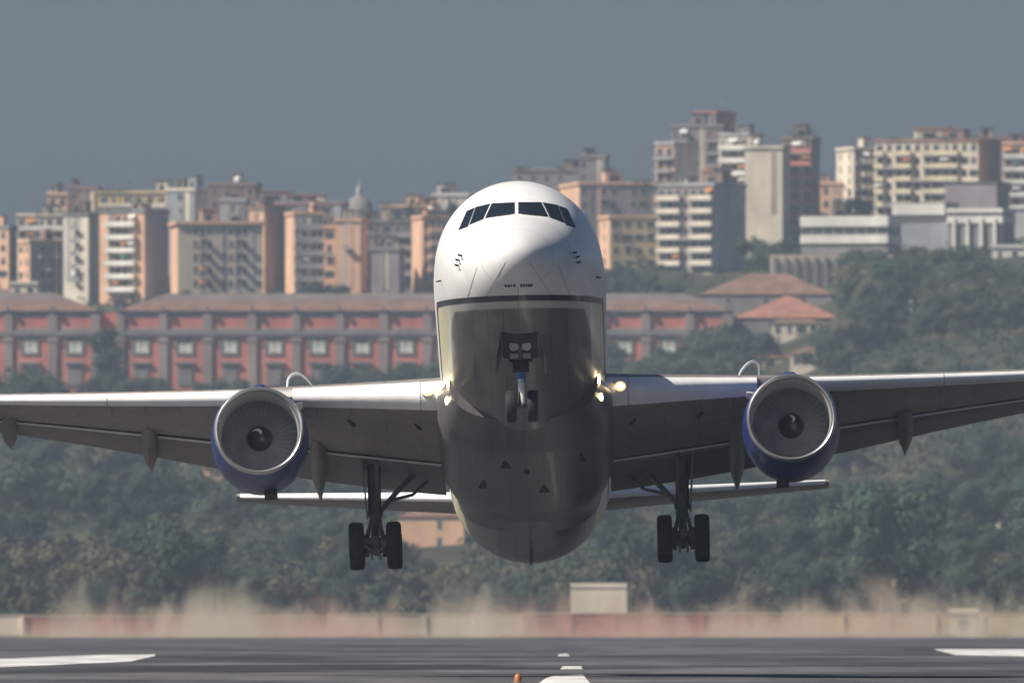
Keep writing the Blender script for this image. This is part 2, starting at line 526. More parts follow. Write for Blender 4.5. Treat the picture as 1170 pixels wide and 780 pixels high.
# wing-to-body fairing
mb = MB(); rings = []
for i in range(41):
    s = 15.6 + i*0.43
    e = ss(15.6, 19.0, s) * (1 - ss(26.6, 32.6, s))
    hw = 2.2 + 0.42*e; zb = -2.60 - 0.36*e; zt = -0.9
    ring = []
    for k in range(40):
        a = 2*math.pi*k/40
        c, q = math.cos(a), math.sin(a)
        ex = 2/2.6
        x = hw*math.copysign(abs(c)**ex, c)
        z = -1.35 + (0.55 if q > 0 else (-1.35-zb))*math.copysign(abs(q)**ex, q)
        ring.append((x, s, z))
    rings.append(ring)
mb.loft(rings)
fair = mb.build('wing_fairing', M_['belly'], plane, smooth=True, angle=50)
for (x, s) in ((-0.62, 20.2), (1.62, 20.4), (-1.3, 23.6), (0.5, 24.0)):
    e = ss(15.6, 19.0, s); zb = -2.6-.36*e; hw = 2.2+.42*e
    z = -1.35 - (-1.35-zb)*(1-(abs(x)/hw)**2.6)**(1/2.6)
    q = MB(); h = .17
    q.loft([[(x-h, s+.9, z-.012), (x+h, s+.9, z-.012), (x+.02, s-.3, z-.012), (x-.02, s-.3, z-.012)],
            [(x-h, s+.9, z+.03), (x+h, s+.9, z+.03), (x+.02, s-.3, z+.03), (x-.02, s-.3, z+.03)]])
    q.build('air_inlet', M_['black'], fair)
q = MB(); q.box(-.05, .05, 35.0, 35.45, -3.12, -2.6); q.build('drain_mast', M_['gear'], plane)
q = MB(); q.box(-.02, .02, 12.0, 12.4, -2.98, -2.66); q.build('blade_antenna', M_['gear'], plane)
q = MB(); q.tube([(0, 21.5, -2.9), (0, 21.5, -3.06)], [.10, .06], 12); q.build('beacon', M_['black'], plane)

def panel_lines(m, scale, axes=(1, 0)):
    n = m.node_tree.nodes; l = m.node_tree.links; bs = n['Principled BSDF']
    src = bs.inputs['Base Color'].links[0].from_socket
    tc = n.new('ShaderNodeTexCoord'); sp = n.new('ShaderNodeSeparateXYZ'); cb = n.new('ShaderNodeCombineXYZ')
    l.new(tc.outputs['Object'], sp.inputs[0]); l.new(sp.outputs[axes[0]], cb.inputs[0]); l.new(sp.outputs[axes[1]], cb.inputs[1])
    br = n.new('ShaderNodeTexBrick'); br.inputs['Scale'].default_value = scale; br.inputs['Mortar Size'].default_value = .008
    br.inputs['Color1'].default_value = (1, 1, 1, 1); br.inputs['Color2'].default_value = (.93, .93, .93, 1); br.inputs['Mortar'].default_value = (.68, .68, .68, 1)
    l.new(cb.outputs[0], br.inputs['Vector'])
    mu = n.new('ShaderNodeMix'); mu.data_type = 'RGBA'; mu.blend_type = 'MULTIPLY'; mu.inputs['Factor'].default_value = 1
    a_, b_ = [i for i in mu.inputs if i.type == 'RGBA']
    l.new(src, a_); l.new(br.outputs['Color'], b_); l.new([o for o in mu.outputs if o.type == 'RGBA'][0], bs.inputs['Base Color'])
panel_lines(M_['belly'], .5); panel_lines(M_['wing'], .24, (0, 1))
# ---- wings
def wing_sta(x):
    sLE = lerp_table([(1.2, 18.2), (2.4, 19.0), (8, 22.6), (16, 27.8), (23.8, 32.9)], x)
    c = lerp_table([(1.2, 12.4), (2.4, 11.2), (8, 7.2), (16, 4.5), (23.8, 2.2)], x)
    z = -0.94 + (x-2.4)*0.132 + 0.0012*max(0, x-8)**2
    inc = R(lerp_table([(1.2, 2.3), (2.4, 2.2), (9, 3.4), (16, -1.6), (23.8, -2.5)], x))
    tc = lerp_table([(1.2, .145), (2.4, .14), (8, .118), (23.8, .105)], x)
    return sLE, c, z, inc, tc

def af(t, tc):
    yt = 5*tc*(.2969*math.sqrt(max(t, 0)) - .126*t - .3516*t*t + .2843*t**3 - .1036*t**4)
    cam_ = .012*math.sin(math.pi*t)
    return cam_ + yt*1.0, cam_ - yt*.98

def sect(x, side, tl):
    """points (t, y) in chord units to 3d"""
    sLE, c, z, inc, tc = wing_sta(x)
    out = []
    for t, y in tl:
        ca, sa = math.cos(inc), math.sin(inc)
        out.append((side*x, sLE + c*(t*ca + y*sa), z + c*(-t*sa + y*ca)))
    return out

def wing_part(xs, side, fn):
    mb = MB()
    mb.loft([sect(x, side, fn(x)) for x in xs])
    return mb

def main_sec(x):
    tc = wing_sta(x)[4]
    ts = [.035, .05, .08, .13, .2, .3, .42, .55, .66, .76]
    up = [(t, af(t, tc)[0]) for t in ts]
    lo = [(t, af(t, tc)[1]) for t in [.70, .62, .5, .38, .26, .16, .1, .06]]
    u0, l0 = af(.03, tc)
    return [(.018, (u0*.2+l0*.6)), (.022, u0*.6)] + up + [(.86, af(.86, tc)[0]), (.74, af(.74, tc)[1]+.004)] + lo
def slat_sec(x):
    tc = wing_sta(x)[4]
    dx, dy = -.022, -.012
    out = [(t+dx, af(t, tc)[0]+dy) for t in (.135, .10, .07, .045, .025, .01, .003)]
    out += [(0+dx, 0+dy)]
    out += [(t+dx, af(t, tc)[1]+dy) for t in (.004, .012, .028, .05)]
    out += [(.05+dx, -.012+dy), (.06+dx, af(.06, tc)[0]*.55+dy), (.10+dx, af(.10, tc)[0]*.82+dy)]
    return out
def flap_sec(x):
    defl = R(lerp_table([(2, 2.0), (9, 9.0), (17, 5.0)], x))
    L = .295
    out = []
    pts = [(0, 0), (.03, .022), (.10, .034), (.3, .036), (.6, .022), (1, .001), (1, -.004), (.6, -.012), (.25, -.016), (.05, -.014)]
    for t, y in pts:
        X, Y = t*L, y
        out.append((  .735 + X*math.cos(defl) + Y*math.sin(defl), -.028 - X*math.sin(defl) + Y*math.cos(defl)))
    return out

for side in (-1, 1):
    xs = [1.2, 1.9, 2.4, 3.2, 4.2, 5.2, 6.4, 7.2, 8, 9, 10.5, 12, 14, 16, 18, 20, 22, 23.3, 23.8]
    wing = wing_part(xs, side, main_sec).build('wing', M_['wing'], plane, smooth=True, angle=40)
    for a, b in ((3.1, 6.95), (8.55, 12.6), (12.62, 16.4), (16.42, 20.0), (20.02, 23.2)):
        n = 6
        wing_part([a + (b-a)*i/n for i in range(n+1)], side, slat_sec).build('slat', M_['slat'], wing, smooth=True, angle=50)
    # fixed leading edge at the root
    wing_part([1.3, 2.0, 2.6, 3.08], side, slat_sec).build('leading_edge', M_['slat'], wing, smooth=True, angle=50)
    for a, b in ((2.5, 7.9), (8.5, 16.8)):
        n = 8
        fl = wing_part([a + (b-a)*i/n for i in range(n+1)], side, flap_sec).build('flap', M_['flap'], wing, smooth=True, angle=40)
        q = MB()
        P = [sect(a + (b-a)*i/n, side, [(.728, -.032)])[0] for i in range(n+1)]
        q.tube([Vector(p) + Vector((0, 0, -.01)) for p in P], .035, 8); q.build('vane_and_gap_line', M_['slat'], fl, smooth=True)  # pale rod added to draw the lit line along the flap gap
    # flap track fairings
    for x in (6.32, 11.45, 15.75):
        sLE, c, z, inc, tc = wing_sta(x)
        f = c/7.0 if x > 7 else 1.0
        f = max(f, 1.0)
        q = MB()
        s0 = sLE + .52*c; s1 = sLE + 1.10*c
        zz = z - .60*c*math.sin(inc) - .03*c
        rings = []
        for i in range(13):
            t = i/12
            wd = .24*f*min(1, .45 + t*2)*(1 if t < .62 else max(.04, (1-t)/.38))
            dp = .40*f*(t/.3 if t < .3 else 1.0) * (1 if t < .62 else max(.05, (1-t)/.38)) + .02
            zc = zz + .22 - (t*.53*c)*math.sin(inc + R(6 if t > .4 else 2)) - .20*f - .34*max(0, (t-.45)/.55)
            rings.append([(side*x + wd*math.cos(a), s0 + (s1-s0)*t, zc + (dp*(1.0 if math.sin(a) < 0 else .8))*math.sin(a)) for a in [2*math.pi*k/14 for k in range(14)]])
        q.loft(rings)
        q.build('flap_track_fairing', M_['wing'], wing, smooth=True, angle=45)
    # landing lamp in the wing root
    sLE, c, z, inc, tc = wing_sta(2.62)
    q = MB()
    n = 20
    q.loft([[(side*2.86 + r*math.cos(2*math.pi*k/n), sLE + y, z - .06 + r*.9*math.sin(2*math.pi*k/n)) for k in range(n)] for y, r in ((.4, .21), (-.14, .21), (-.17, .19))])
    rimo = q.build('lamp_housing', M_['slat'], wing, smooth=True)
    q = MB()
    for mi_, prof in ((0, ((-.221, .095), (-.26, .08), (-.29, .05))), (1, ((-.171, .150), (-.20, .145), (-.222, .09)))):
        q.loft([[(side*2.86 + r*math.cos(2*math.pi*k/n), sLE + y, z - .06 + r*.9*math.sin(2*math.pi*k/n)) for k in range(n)] for y, r in prof], mi_, cap=(mi_ == 0))
    q.build('landing_light', [M_['lamp'], M_['lampring']], wing, smooth=True)
    # small vents on the underside
    for x in (3.3, 5.3):
        P = sect(x, side, [(.17, af(.17, .13)[1]-.002), (.21, af(.21, .13)[1]-.002)])
        q = MB(); q.tube([Vector(P[0]) + Vector((0, 0, .02)), Vector(P[1]) + Vector((side*-.15, 0, -.02))], [.05, .08], 8); q.build('vent', M_['black'], wing)

    # ---- engine
    eng = empty('engine', (side*7.92, 18.6, -2.10)); eng.parent = plane
    q = MB()
    q.revolve([(.16, 1.335), (.5, 1.395), (1.0, 1.44), (1.6, 1.46), (2.4, 1.44), (3.2, 1.35), (3.9, 1.22), (4.5, 1.08), (4.5, 1.02), (3.4, 1.10), (2.6, 1.15)], (0, 0, 0), 64)
    nac = q.build('nacelle', M_['nacelle'], eng, smooth=True, angle=50)
    q = MB()
    q.revolve([(.155, 1.337), (.07, 1.318), (.02, 1.298), (0, 1.27), (.015, 1.243), (.06, 1.215), (.14, 1.195)], (0, 0, 0), 64)
    q.build('inlet_lip', M_['lip'], eng, smooth=True)
    q = MB()
    q.revolve([(.138, 1.197), (.3, 1.17), (.6, 1.15), (1.0, 1.14), (1.5, 1.15), (1.75, 1.17)], (0, 0, 0), 64)
    q.build('inlet_duct', M_['duct'], eng, smooth=True)
    q = MB()
    for k in range(38):
        a = 2*math.pi*k/38
        prev = None
        L = []
        for i in range(5):
            r = .40 + (1.165-.40)*i/4
            tw = .10 + .05*i/4
            aa = a + .05*i/4
            w2 = .5*(.085 + .115*i/4)
            e1 = Vector((math.cos(aa)*r, 0, math.sin(aa)*r)); tdir = Vector((-math.sin(aa), 0, math.cos(aa)))
            lean = .9 - .35*i/4
            L.append((q.vert(e1 - tdir*w2 + Vector((0, 1.42 - w2*lean*1.2, 0))), q.vert(e1 + tdir*w2 + Vector((0, 1.42 + w2*lean*1.2, 0)))))
        for u, v in zip(L, L[1:]):
            q.face((u[0], u[1], v[1], v[0]))
    q.loft([[(r*math.cos(2*math.pi*k/40), 1.372, r*math.sin(2*math.pi*k/40)) for k in range(40)] for r in (1.165, .1)], cap=False)
    q.build('fan', M_['fan'], eng, recalc=False)
    q = MB()
    q.revolve([(.86, .005), (.88, .07), (.95, .15), (1.1, .27), (1.3, .37), (1.6, .42)], (0, 0, 0), 32)
    spn = q.build('spinner', M_['spin'], eng, smooth=True)
    q = MB()
    L = []
    for i in range(13):
        t = i/12
        a = R(40 + 100*t) if side < 0 else R(20 + 80*t)
        r0 = .06 + .20*t
        y = .86 + (r0**2)*2.9 - .03
        wv = .018 + .05*math.sin(math.pi*t)
        L.append((q.vert((math.cos(a)*(r0-wv), .86 + ((r0-wv)**2)*2.9 - .02, math.sin(a)*(r0-wv))), q.vert((math.cos(a)*(r0+wv), .86 + ((r0+wv)**2)*2.9 - .03, math.sin(a)*(r0+wv)))))
    for u, v in zip(L, L[1:]):
        q.face((u[0], u[1], v[1], v[0]))
    q.build('spiral_mark', M_['spiral'], eng, recalc=False)
    q = MB()
    q.revolve([(3.0, .98), (4.4, .86), (5.4, .68), (5.4, .62), (4.6, .6)], (0, 0, 0), 40)
    q.revolve([(4.4, .55), (5.4, .40), (6.3, .04)], (0, 0, 0), 40)
    q.build('exhaust_core', M_['hot'], eng, smooth=True, angle=50)
    # pylon
    q = MB(); rings = []
    for s, zt, zb, wd in ((1.0, 1.46, 1.30, .05), (1.8, 1.72, 1.32, .20), (3.2, 2.02, 1.15, .26), (4.6, 2.05, .9, .27), (6.2, 2.0, .9, .25), (8.6, 1.55, 1.3, .12)):
        rings.append([(-wd, s, zb), (wd, s, zb), (wd, s, zt-.1), (wd*.5, s, zt), (-wd*.5, s, zt), (-wd, s, zt-.1)])
    q.loft(rings); q.build('pylon', M_['nacelle'], eng, smooth=True, angle=30)
    # strake on the inboard shoulder and the drain under the cowl
    q = MB()
    a = R(40) if side < 0 else R(140)
    c_, s_ = math.cos(a), math.sin(a)
    q.loft([[(c_*r+n_*-s_*.015, y, s_*r+n_*c_*.015) for n_ in (-1, 1)] for r, y in ((1.40, .7), (1.44, 2.2))] + [[(c_*1.70+n_*-s_*.015, y, s_*1.70+n_*c_*.015) for n_ in (-1, 1)] for y in (2.2, 1.5)] + [[(c_*1.40+n_*-s_*.015, .7, s_*1.40+n_*c_*.015) for n_ in (-1, 1)]], closed=True, cap=False)
    q.poly([(c_*1.40, .7, s_*1.40), (c_*1.70, 1.5, s_*1.70), (c_*1.70, 2.2, s_*1.70), (c_*1.44, 2.2, s_*1.44)])
    q.build('strake', M_['slat'], eng)
    q = MB(); q.box(-.19 - side*.28, .19 - side*.28, 2.0, 2.9, -1.56, -1.38); q.build('drain_mast', M_['black'], eng)

    # ---- main gear
    gear = empty('main_landing_gear', (side*4.65, 28.0, -3.86)); gear.parent = plane
    q = MB()
    q.tube([(0, -.1, 2.55), (0, -.02, 1.0)], [.20, .20], 16)
    q.tube([(0, -.02, 1.05), (0, -.02, .92)], [.25, .25], 16)
    q.tube([(side*.05, .25, 2.5), (side*.03, .2, .95)], [.11, .10], 12)
    q.build('strut', M_['gear'], gear, smooth=True)
    q = MB(); q.tube([(0, 0, 1.0), (0, 0, .0)], .13, 16); q.build('oleo', M_['chrome'], gear, smooth=True)
    q = MB()
    for sx in (-1, 1):
        q.tube([(sx*.06, -.28, .92), (sx*.17, -.42, .48), (sx*.26, -.34, .10)], [.05, .06, .07], 8)
    q.tube([(0, -.25, .93), (0, -.46, .55), (0, -.28, .1)], [.09, .11, .12], 8)
    q.build('torque_link', M_['gear'], gear, smooth=True)
    q = MB(); q.tube([(-side*.10, -.05, .98), (-side*.75, .12, 1.75), (-side*1.32, .3, 2.35)], [.085, .085, .085], 10)
    q.tube([(-side*.55, .1, 1.42), (-side*1.15, .4, 1.62), (-side*1.6, .7, 2.1)], [.06, .05, .05], 10)
    q.build('side_brace', M_['gear'], gear, smooth=True)
    q = MB(); q.tube([(-side*.1, .0, 1.2), (-side*.12, -1.5, 2.3)], [.07, .07], 10); q.build('drag_brace', M_['gear'], gear, smooth=True)
    q = MB(); q.tube([(-side*.19, -.16, 2.4), (-side*.17, -.2, 1.0), (-side*.2, -.3, .55), (-side*.26, -.4, .2)], .025, 6)
    q.tube([(side*.16, -.2, 2.4), (side*.17, -.2, .98), (side*.1, -.45, .6)], .022, 6)
    q.build('hydraulic_line', M_['black'], gear, smooth=True)
    q = MB()
    mt = Matrix.Translation((side*.29, 0, 1.72)) @ Matrix.Rotation(R(side*4), 4, 'Y')
    q.box(-.025, .025, -.55, .65, -.78, .85, 0, mt)
    q.build('gear_door', M_['flap'], gear)
    q = MB(); q.tube([(0, -.95, 0), (0, -.6, .0), (0, .6, 0), (0, .95, 0)], [.13, .17, .17, .13], 12)
    q.box(-.22, .22, -.25, .25, -.1, .2)
    for y in (-.71, .71):
        q.tube([(-.60, y, 0), (.60, y, 0)], .085, 10)
        for sx in (-1, 1):
            q.tube([(sx*.20, y, 0), (sx*.34, y, 0)], .20, 14)
    q.tube([(.12, -.7, -.26), (.12, .7, -.26)], .035, 8); q.tube([(-.12, -.7, -.26), (-.12, .7, -.26)], .035, 8)
    q.build('bogie_beam', M_['gear'], gear, smooth=True, angle=40)
    for y in (-.71, .71):
        for sx in (-1, 1):
            q = MB()
            prof = [(-.20, .28), (-.225, .36), (-.228, .46), (-.20, .55), (-.14, .58), (0, .588), (.14, .58), (.20, .55), (.228, .46), (.225, .36), (.20, .28)]
            n = 36
            q.loft([[(sx*.565 + px_, y + r*math.cos(2*math.pi*k/n), r*math.sin(2*math.pi*k/n)) for k in range(n)] for px_, r in prof], 0, cap=False)
            q.loft([[(sx*.565 + px_, y + r*math.cos(2*math.pi*k/n), r*math.sin(2*math.pi*k/n)) for k in range(n)] for px_, r in ((-.20, .28), (-.10, .25), (-.12, .10), (-.12, .01))], 1, cap=False)
            q.loft([[(sx*.565 + px_, y + r*math.cos(2*math.pi*k/n), r*math.sin(2*math.pi*k/n)) for k in range(n)] for px_, r in ((.20, .28), (.10, .25), (.12, .10), (.12, .01))], 1, cap=False)
            q.build('wheel', [M_['tyre'], M_['rim']], gear, smooth=True, angle=40)
    # lamp low on the front of the fairing
    q = MB(); n = 16
    for (x, s, z, r) in ((2.17, 15.9, -1.33, .11), (2.27, 16.7, -1.72, .07)):
        q.loft([[(side*x + rr*math.cos(2*math.pi*k/n), s + y, z + rr*1.35*math.sin(2*math.pi*k/n)) for k in range(n)] for y, rr in ((.5, r), (-.05, r), (-.12, r*.5))])
    q.build('landing_light', M_['lamp'], fair, smooth=True)

    # ---- tailplane
    def stab(x):
        t = (x-1.0)/(9.31-1.0)
        sLE = 45.1 + t*5.7; c = 6.2 + t*(2.2-6.2); z = .92 + t*1.38; tc = .10
        up = [(tt, 5*tc*(.2969*math.sqrt(tt)-.126*tt-.3516*tt*tt+.2843*tt**3-.1036*tt**4)) for tt in (0, .01, .03, .07, .15, .3, .5, .75, 1)]
        pts = up + [(tt, -y) for tt, y in up[-2:0:-1]]
        ti = R(6.0)
        return [(side*x, sLE + c*tt, z + c*(y + tt*math.sin(ti))) for tt, y in pts]
    q = MB(); q.loft([stab(x) for x in (.6, 1.5, 3, 5, 7, 8.8, 9.2, 9.31)])
    tp = q.build('tailplane', M_['wing'], plane, smooth=True, angle=50)
    def stab_le(x):
        P = stab(x)
        return [(p[0], p[1]-.012, p[2]+dz) for p, dz in ((P[3], .012), (P[2], .012), (P[1], .012), (P[0], 0), (P[-1], -.012), (P[-2], -.012))]
    q = MB(); q.loft([stab_le(x) for x in (.8, 3, 5, 7, 9.2)]); q.build('leading_edge', M_['slat'], tp, smooth=True, angle=60)

# fin
q = MB()
rings = []
for t in (0, .3, .6, .9, 1.0):
    z = 2.3 + t*7.9; sLE = 41.2 + t*7.6; c = 8.2 - t*5.1
    prof = [(0, 0), (.03, .03), (.12, .047), (.35, .052), (.7, .03), (1, 0)]
    rings.append([(y*c, sLE + tt*c, z) for tt, y in prof] + [(-y*c, sLE + tt*c, z) for tt, y in prof[-2:0:-1]])
q.loft(rings); q.build('tail_fin', M_['nacelle'], plane, smooth=True, angle=50)

# ---- nose gear
ng = empty('nose_landing_gear', (0, 6.0, -4.14)); ng.parent = plane
q = MB(); q.tube([(0, -.35, 1.9), (0, -.1, .95)], [.14, .13], 14); q.box(-.3, .3, -.55, -.2, 1.32, 1.46); q.build('strut', M_['gearwhite'], ng, smooth=True, angle=40)
q = MB(); q.tube([(0, -.16, 1.18), (0, -.06, .66)], [.15, .14], 14); q.build('steering_collar', M_['gearblue'], ng, smooth=True)
q = MB(); q.tube([(0, -.06, .72), (0, 0, 0)], [.085, .085], 12); q.build('oleo', M_['chrome'], ng, smooth=True)
q = MB(); q.tube([(-.02, -.26, .74), (.03, -.34, .36), (.05, -.2, .05)], [.09, .07, .06], 10); q.build('torque_link', M_['gearwhite'], ng, smooth=True)
q = MB(); q.box(-.24, .24, -.55, -.12, .98, 1.24); q.tube([(-.34, -.4, 1.28), (.34, -.4, 1.28)], .05, 8); q.build('steering_unit', M_['black'], ng)
q = MB(); q.tube([(-.34, 0, 0), (.34, 0, 0)], .07, 10); q.build('axle', M_['gear'], ng, smooth=True)
q = MB(); q.tube([(0, -.25, 1.2), (0, -1.7, 1.75)], [.06, .07], 10); q.build('drag_brace', M_['gear'], ng, smooth=True)
for sx in (-1, 1):
    q = MB(); n = 32
    prof = [(-.13, .24), (-.155, .32), (-.16, .38), (-.13, .445), (-.07, .468), (.07, .468), (.13, .445), (.16, .38), (.155, .32), (.13, .24)]
    q.loft([[(sx*.315 + a, r*math.cos(2*math.pi*k/n), r*math.sin(2*math.pi*k/n)) for k in range(n)] for a, r in prof], 0, cap=False)
    for sg in (-1, 1):
        q.loft([[(sx*.315 + a*sg, r*math.cos(2*math.pi*k/n), r*math.sin(2*math.pi*k/n)) for k in range(n)] for a, r in ((.13, .24), (.07, .2), (.07, .01))], 1, cap=False)
    q.build('wheel', [M_['tyre'], M_['rim']], ng, smooth=True, angle=40)
    # taxi lamp high on the strut
    q = MB(); n = 18
    q.loft([[(sx*.185 + r*math.cos(2*math.pi*k/n), -1.55 + y, 1.47 + r*math.sin(2*math.pi*k/n)) for k in range(n)] for y, r in ((.3, .05), (.05, .135), (0, .135))], cap=True)
    q.build('taxi_light', M_['lens'], ng, smooth=True, angle=40)
    # wheel bay door hanging beside the bay
    q = MB()
    q.loft([[(sx*.56, -2.3, 1.64), (sx*.60, -2.3, 1.64), (sx*.72, -2.1, 1.10), (sx*.69, -2.1, 1.10)],
            [(sx*.56, .2, 1.52), (sx*.60, .2, 1.52), (sx*.74, .2, .98), (sx*.71, .2, .98)]])
    q.build('bay_door', M_['belly'], ng)
    p = Vector((sx*.60, -.9, 1.0))
# wheel bay: black sheet over the belly skin stands for the shaded hollow
q = MB(); G = []
for j in range(9):
    y = 3.6 + j*.34
    row = []
    for i in range(9):
        x = -.52 + i*.13
        top, bot, hw, zm = body_at(y)
        z = zm - (zm-bot)*math.sqrt(1-(x/hw)**2)
        row.append((q.vert((x, y, z - .02)), q.vert((x, y, z + .05))))
    G.append(row)
for j in range(8):
    for i in range(8):
        q.face((G[j][i][0], G[j][i+1][0], G[j+1][i+1][0], G[j+1][i][0]))
ed = [G[0][i] for i in range(9)] + [G[j][8] for j in range(1, 9)] + [G[8][i] for i in range(7, -1, -1)] + [G[j][0] for j in range(7, 0, -1)]
for k in range(len(ed)):
    a, b = ed[k], ed[(k+1) % len(ed)]
    q.face((a[0], a[1], b[1], b[0]))
q.build('wheel_bay_shade', M_['black'], plane)

# condensation curls trailing over each wing beside the engines
M_['vapour'] = mat('vapour_white', (0.85, 0.88, 0.9), 0.9, var=0.05)
M_['vapour'].node_tree.nodes['Principled BSDF'].inputs['Alpha'].default_value = 0.6
for lab, pts in (('thin white curl of vapour above the wing beside the left engine in the photo', [(328, 446), (329, 434), (334, 428), (341, 427), (349, 432), (357, 441)]),
                 ('thin white curl of vapour above the wing beside the right engine in the photo', [(843, 431), (848, 422), (855, 415), (862, 413), (867, 418), (867, 432)])):
    q = MB()
    P = [at(px, py, 575 + i*.5) for i, (px, py) in enumerate(pts)]
    S = []
    for i in range(len(P)-1):
        a, b, c, d_ = P[max(i-1, 0)], P[i], P[i+1], P[min(i+2, len(P)-1)]
        for t in (0, .25, .5, .75):
            S.append(.5*((2*b)+(c-a)*t+(2*a-5*b+4*c-d_)*t*t+(3*b-a-3*c+d_)*t**3))
    S.append(P[-1])
    q.tube(S, [.018 + .028*math.sin(math.pi*(i+1)/(len(S)+1)) for i in range(len(S))], 8)
    tag(q.build('vapour_curl', M_['vapour'], smooth=True), lab, 'vapour', 'vapour curls over the wings')

# ================================================================== CITY ON THE HILL
rng = random.Random(7)
def wallmat(name, col, v=.16, dirt=True):
    return mat(name, col, 0.85, var=v*1.5, scale=0.22, spec=0.2, stretch=(1, 1, .35))
W_ = {
 'cream': wallmat('cream_render', (.70, .61, .48)), 'peach': wallmat('peach_render', (.68, .42, .27)),
 'beige': wallmat('beige_render', (.52, .44, .34)), 'grey': wallmat('grey_render', (.30, .31, .32)),
 'palegrey': wallmat('pale_grey_render', (.42, .42, .40)), 'ochre': wallmat('ochre_render', (.56, .42, .22)),
 'pink': wallmat('pink_render', (.60, .21, .16)), 'brown': wallmat('brown_render', (.26, .17, .13)),
 'white': wallmat('white_render', (.74, .71, .64)), 'red': wallmat('red_brick', (.36, .13, .09)),
 'mauve': wallmat('mauve_render', (.30, .25, .26)), 'yellow': wallmat('yellow_render', (.66, .56, .37)),
 'pier': wallmat('pale_brown_stone', (.33, .265, .24)), 'lead': wallmat('weathered_lead', (.16, .135, .115)),
 'stone': wallmat('grey_stone', (.24, .22, .21)),
}
M_['tile'] = mat('terracotta_tile', (.30, .13, .085), .9, var=.3, scale=.5)
M_['tileold'] = mat('weathered_tile', (.19, .105, .075), .9, var=.35, scale=.3)
M_['tarroof'] = mat('tar_roof', (.14, .135, .13), .9, var=.3, scale=.4)
M_['wglass'] = mat('house_glass', (.025, .03, .035), .2, var=.4, scale=.5, rnd=.3)
M_['shutter'] = mat('brown_shutter', (.10, .065, .045), .7, var=.2, rnd=.4)
M_['shutterg'] = mat('green_shutter', (.05, .085, .06), .7, var=.2, rnd=.4)
M_['sill'] = mat('window_stone', (.45, .42, .38), .8)
M_['awn_o'] = mat('orange_awning', (.62, .25, .08), .8, var=.1)
M_['awn_w'] = mat('white_awning', (.75, .74, .70), .8, var=.1)
M_['awn_g'] = mat('green_awning', (.10, .25, .16), .8, var=.1)
M_['rail'] = mat('balcony_rail', (.18, .15, .14), .6)
M_['plant'] = mat('terrace_plant', (.04, .07, .03), .9, var=.5, scale=3)
M_['mast'] = mat('aerial_metal', (.20, .20, .21), .5, metal=.5)
M_['tank'] = mat('water_tank', (.72, .68, .60), .5)

c = W_
PROTO = {}
def proto_mesh(key, fn):
    if key not in PROTO:
        PROTO[key] = fn()
    return PROTO[key]
def place_part(key, fn, name, parent, loc, rz):
    """part sharing one mesh with its twins; origin on the wall face, local -y out of the wall"""
    me = proto_mesh(key, fn)
    o = bpy.data.objects.new(name, me)
    COL.objects.link(o); o.parent = parent; o.location = loc; o.rotation_euler = (0, 0, rz)
    return o
def mesh_of(mb, name, mats):
    o = mb.build(name, mats); me = o.data
    bpy.data.objects.remove(o); return me
def window_mesh(w_, h_, style):
    def fn():
        q = MB()
        q.box(-w_/2-.12, w_/2+.12, -.10, .0, -.12, 0, 2)                # sill
        q.box(-w_/2-.1, -w_/2, -.06, 0, 0, h_, 2); q.box(w_/2, w_/2+.1, -.06, 0, 0, h_, 2)
        q.box(-w_/2-.1, w_/2+.1, -.06, 0, h_, h_+.12, 2)
        if style == 0:
            q.box(-w_/2, w_/2, -.02, .0, 0, h_, 0)
            q.box(-.04, .04, -.045, -.02, 0, h_, 2)
        elif style == 1:
            q.box(-w_/2, w_/2, -.02, .0, 0, h_*.45, 0); q.box(-w_/2, w_/2, -.05, .0, h_*.45, h_, 1)
        elif style == 2:
            q.box(-w_/2, w_/2, -.05, .0, 0, h_, 1)
        else:
            q.box(-w_/2, w_/2, -.02, .0, 0, h_, 0)
            q.box(-w_*.98, -w_*.52, -.09, -.03, 0, h_, 1); q.box(w_*.52, w_*.98, -.09, -.03, 0, h_, 1)
        return mesh_of(q, 'window', [M_['wglass'], M_['shutter'] if style != 3 else M_['shutterg'], M_['sill']])
    return fn
def balcony_mesh(L, style, wm):
    def fn():
        q = MB(); D = 1.5
        q.box(-L/2, L/2, -D, -.003, -.28, 0, 0)
        if style == 0:                                                    # solid parapet
            q.box(-L/2, L/2, -D, -D+.14, 0, 1.0, 1)
            q.box(-L/2, -L/2+.14, -D+.14, -.003, 0, 1.0, 1); q.box(L/2-.14, L/2, -D+.14, -.003, 0, 1.0, 1)
        else:                                                             # railing
            n = max(3, int(L/.55))
            for i in range(n+1):
                x = -L/2 + .03 + (L-.06)*i/n
                q.box(x-.03, x+.03, -D+.03, -D+.09, 0, .98, 2)
            q.box(-L/2, L/2, -D+.01, -D+.11, .98, 1.06, 2)
            q.box(-L/2, L/2, -D+.045, -D+.075, .08, .55, 2)
        # things kept on the balcony: boxes and pots
        return mesh_of(q, 'balcony', [W_['palegrey'], wm, M_['rail']])
    return fn
def awning_mesh(L, m):
    def fn():
        q = MB()
        q.poly([(-L/2, -.01, 0), (L/2, -.01, 0), (L/2, -1.5, -.7), (-L/2, -1.5, -.7)])
        q.poly([(-L/2, -1.5, -.7), (L/2, -1.5, -.7), (L/2, -1.52, -.95), (-L/2, -1.52, -.95)])
        return mesh_of(q, 'awning', [m])
    return fn
def plant_mesh():
    q = MB(); r = random.Random(3)
    for _ in range(150):
        c = Vector((r.gauss(0, .75), r.gauss(0, .35), abs(r.gauss(.35, .3))))
        a = Vector((r.uniform(-1, 1), r.uniform(-1, 1), r.uniform(-1, 1))).normalized()*.3
        b = a.cross(Vector((r.uniform(-1, 1), r.uniform(-1, 1), 1))).normalized()*.24
        q.poly([c-a, c+b, c+a, c-b])
    return mesh_of(q, 'roof_plant', [M_['plant']])
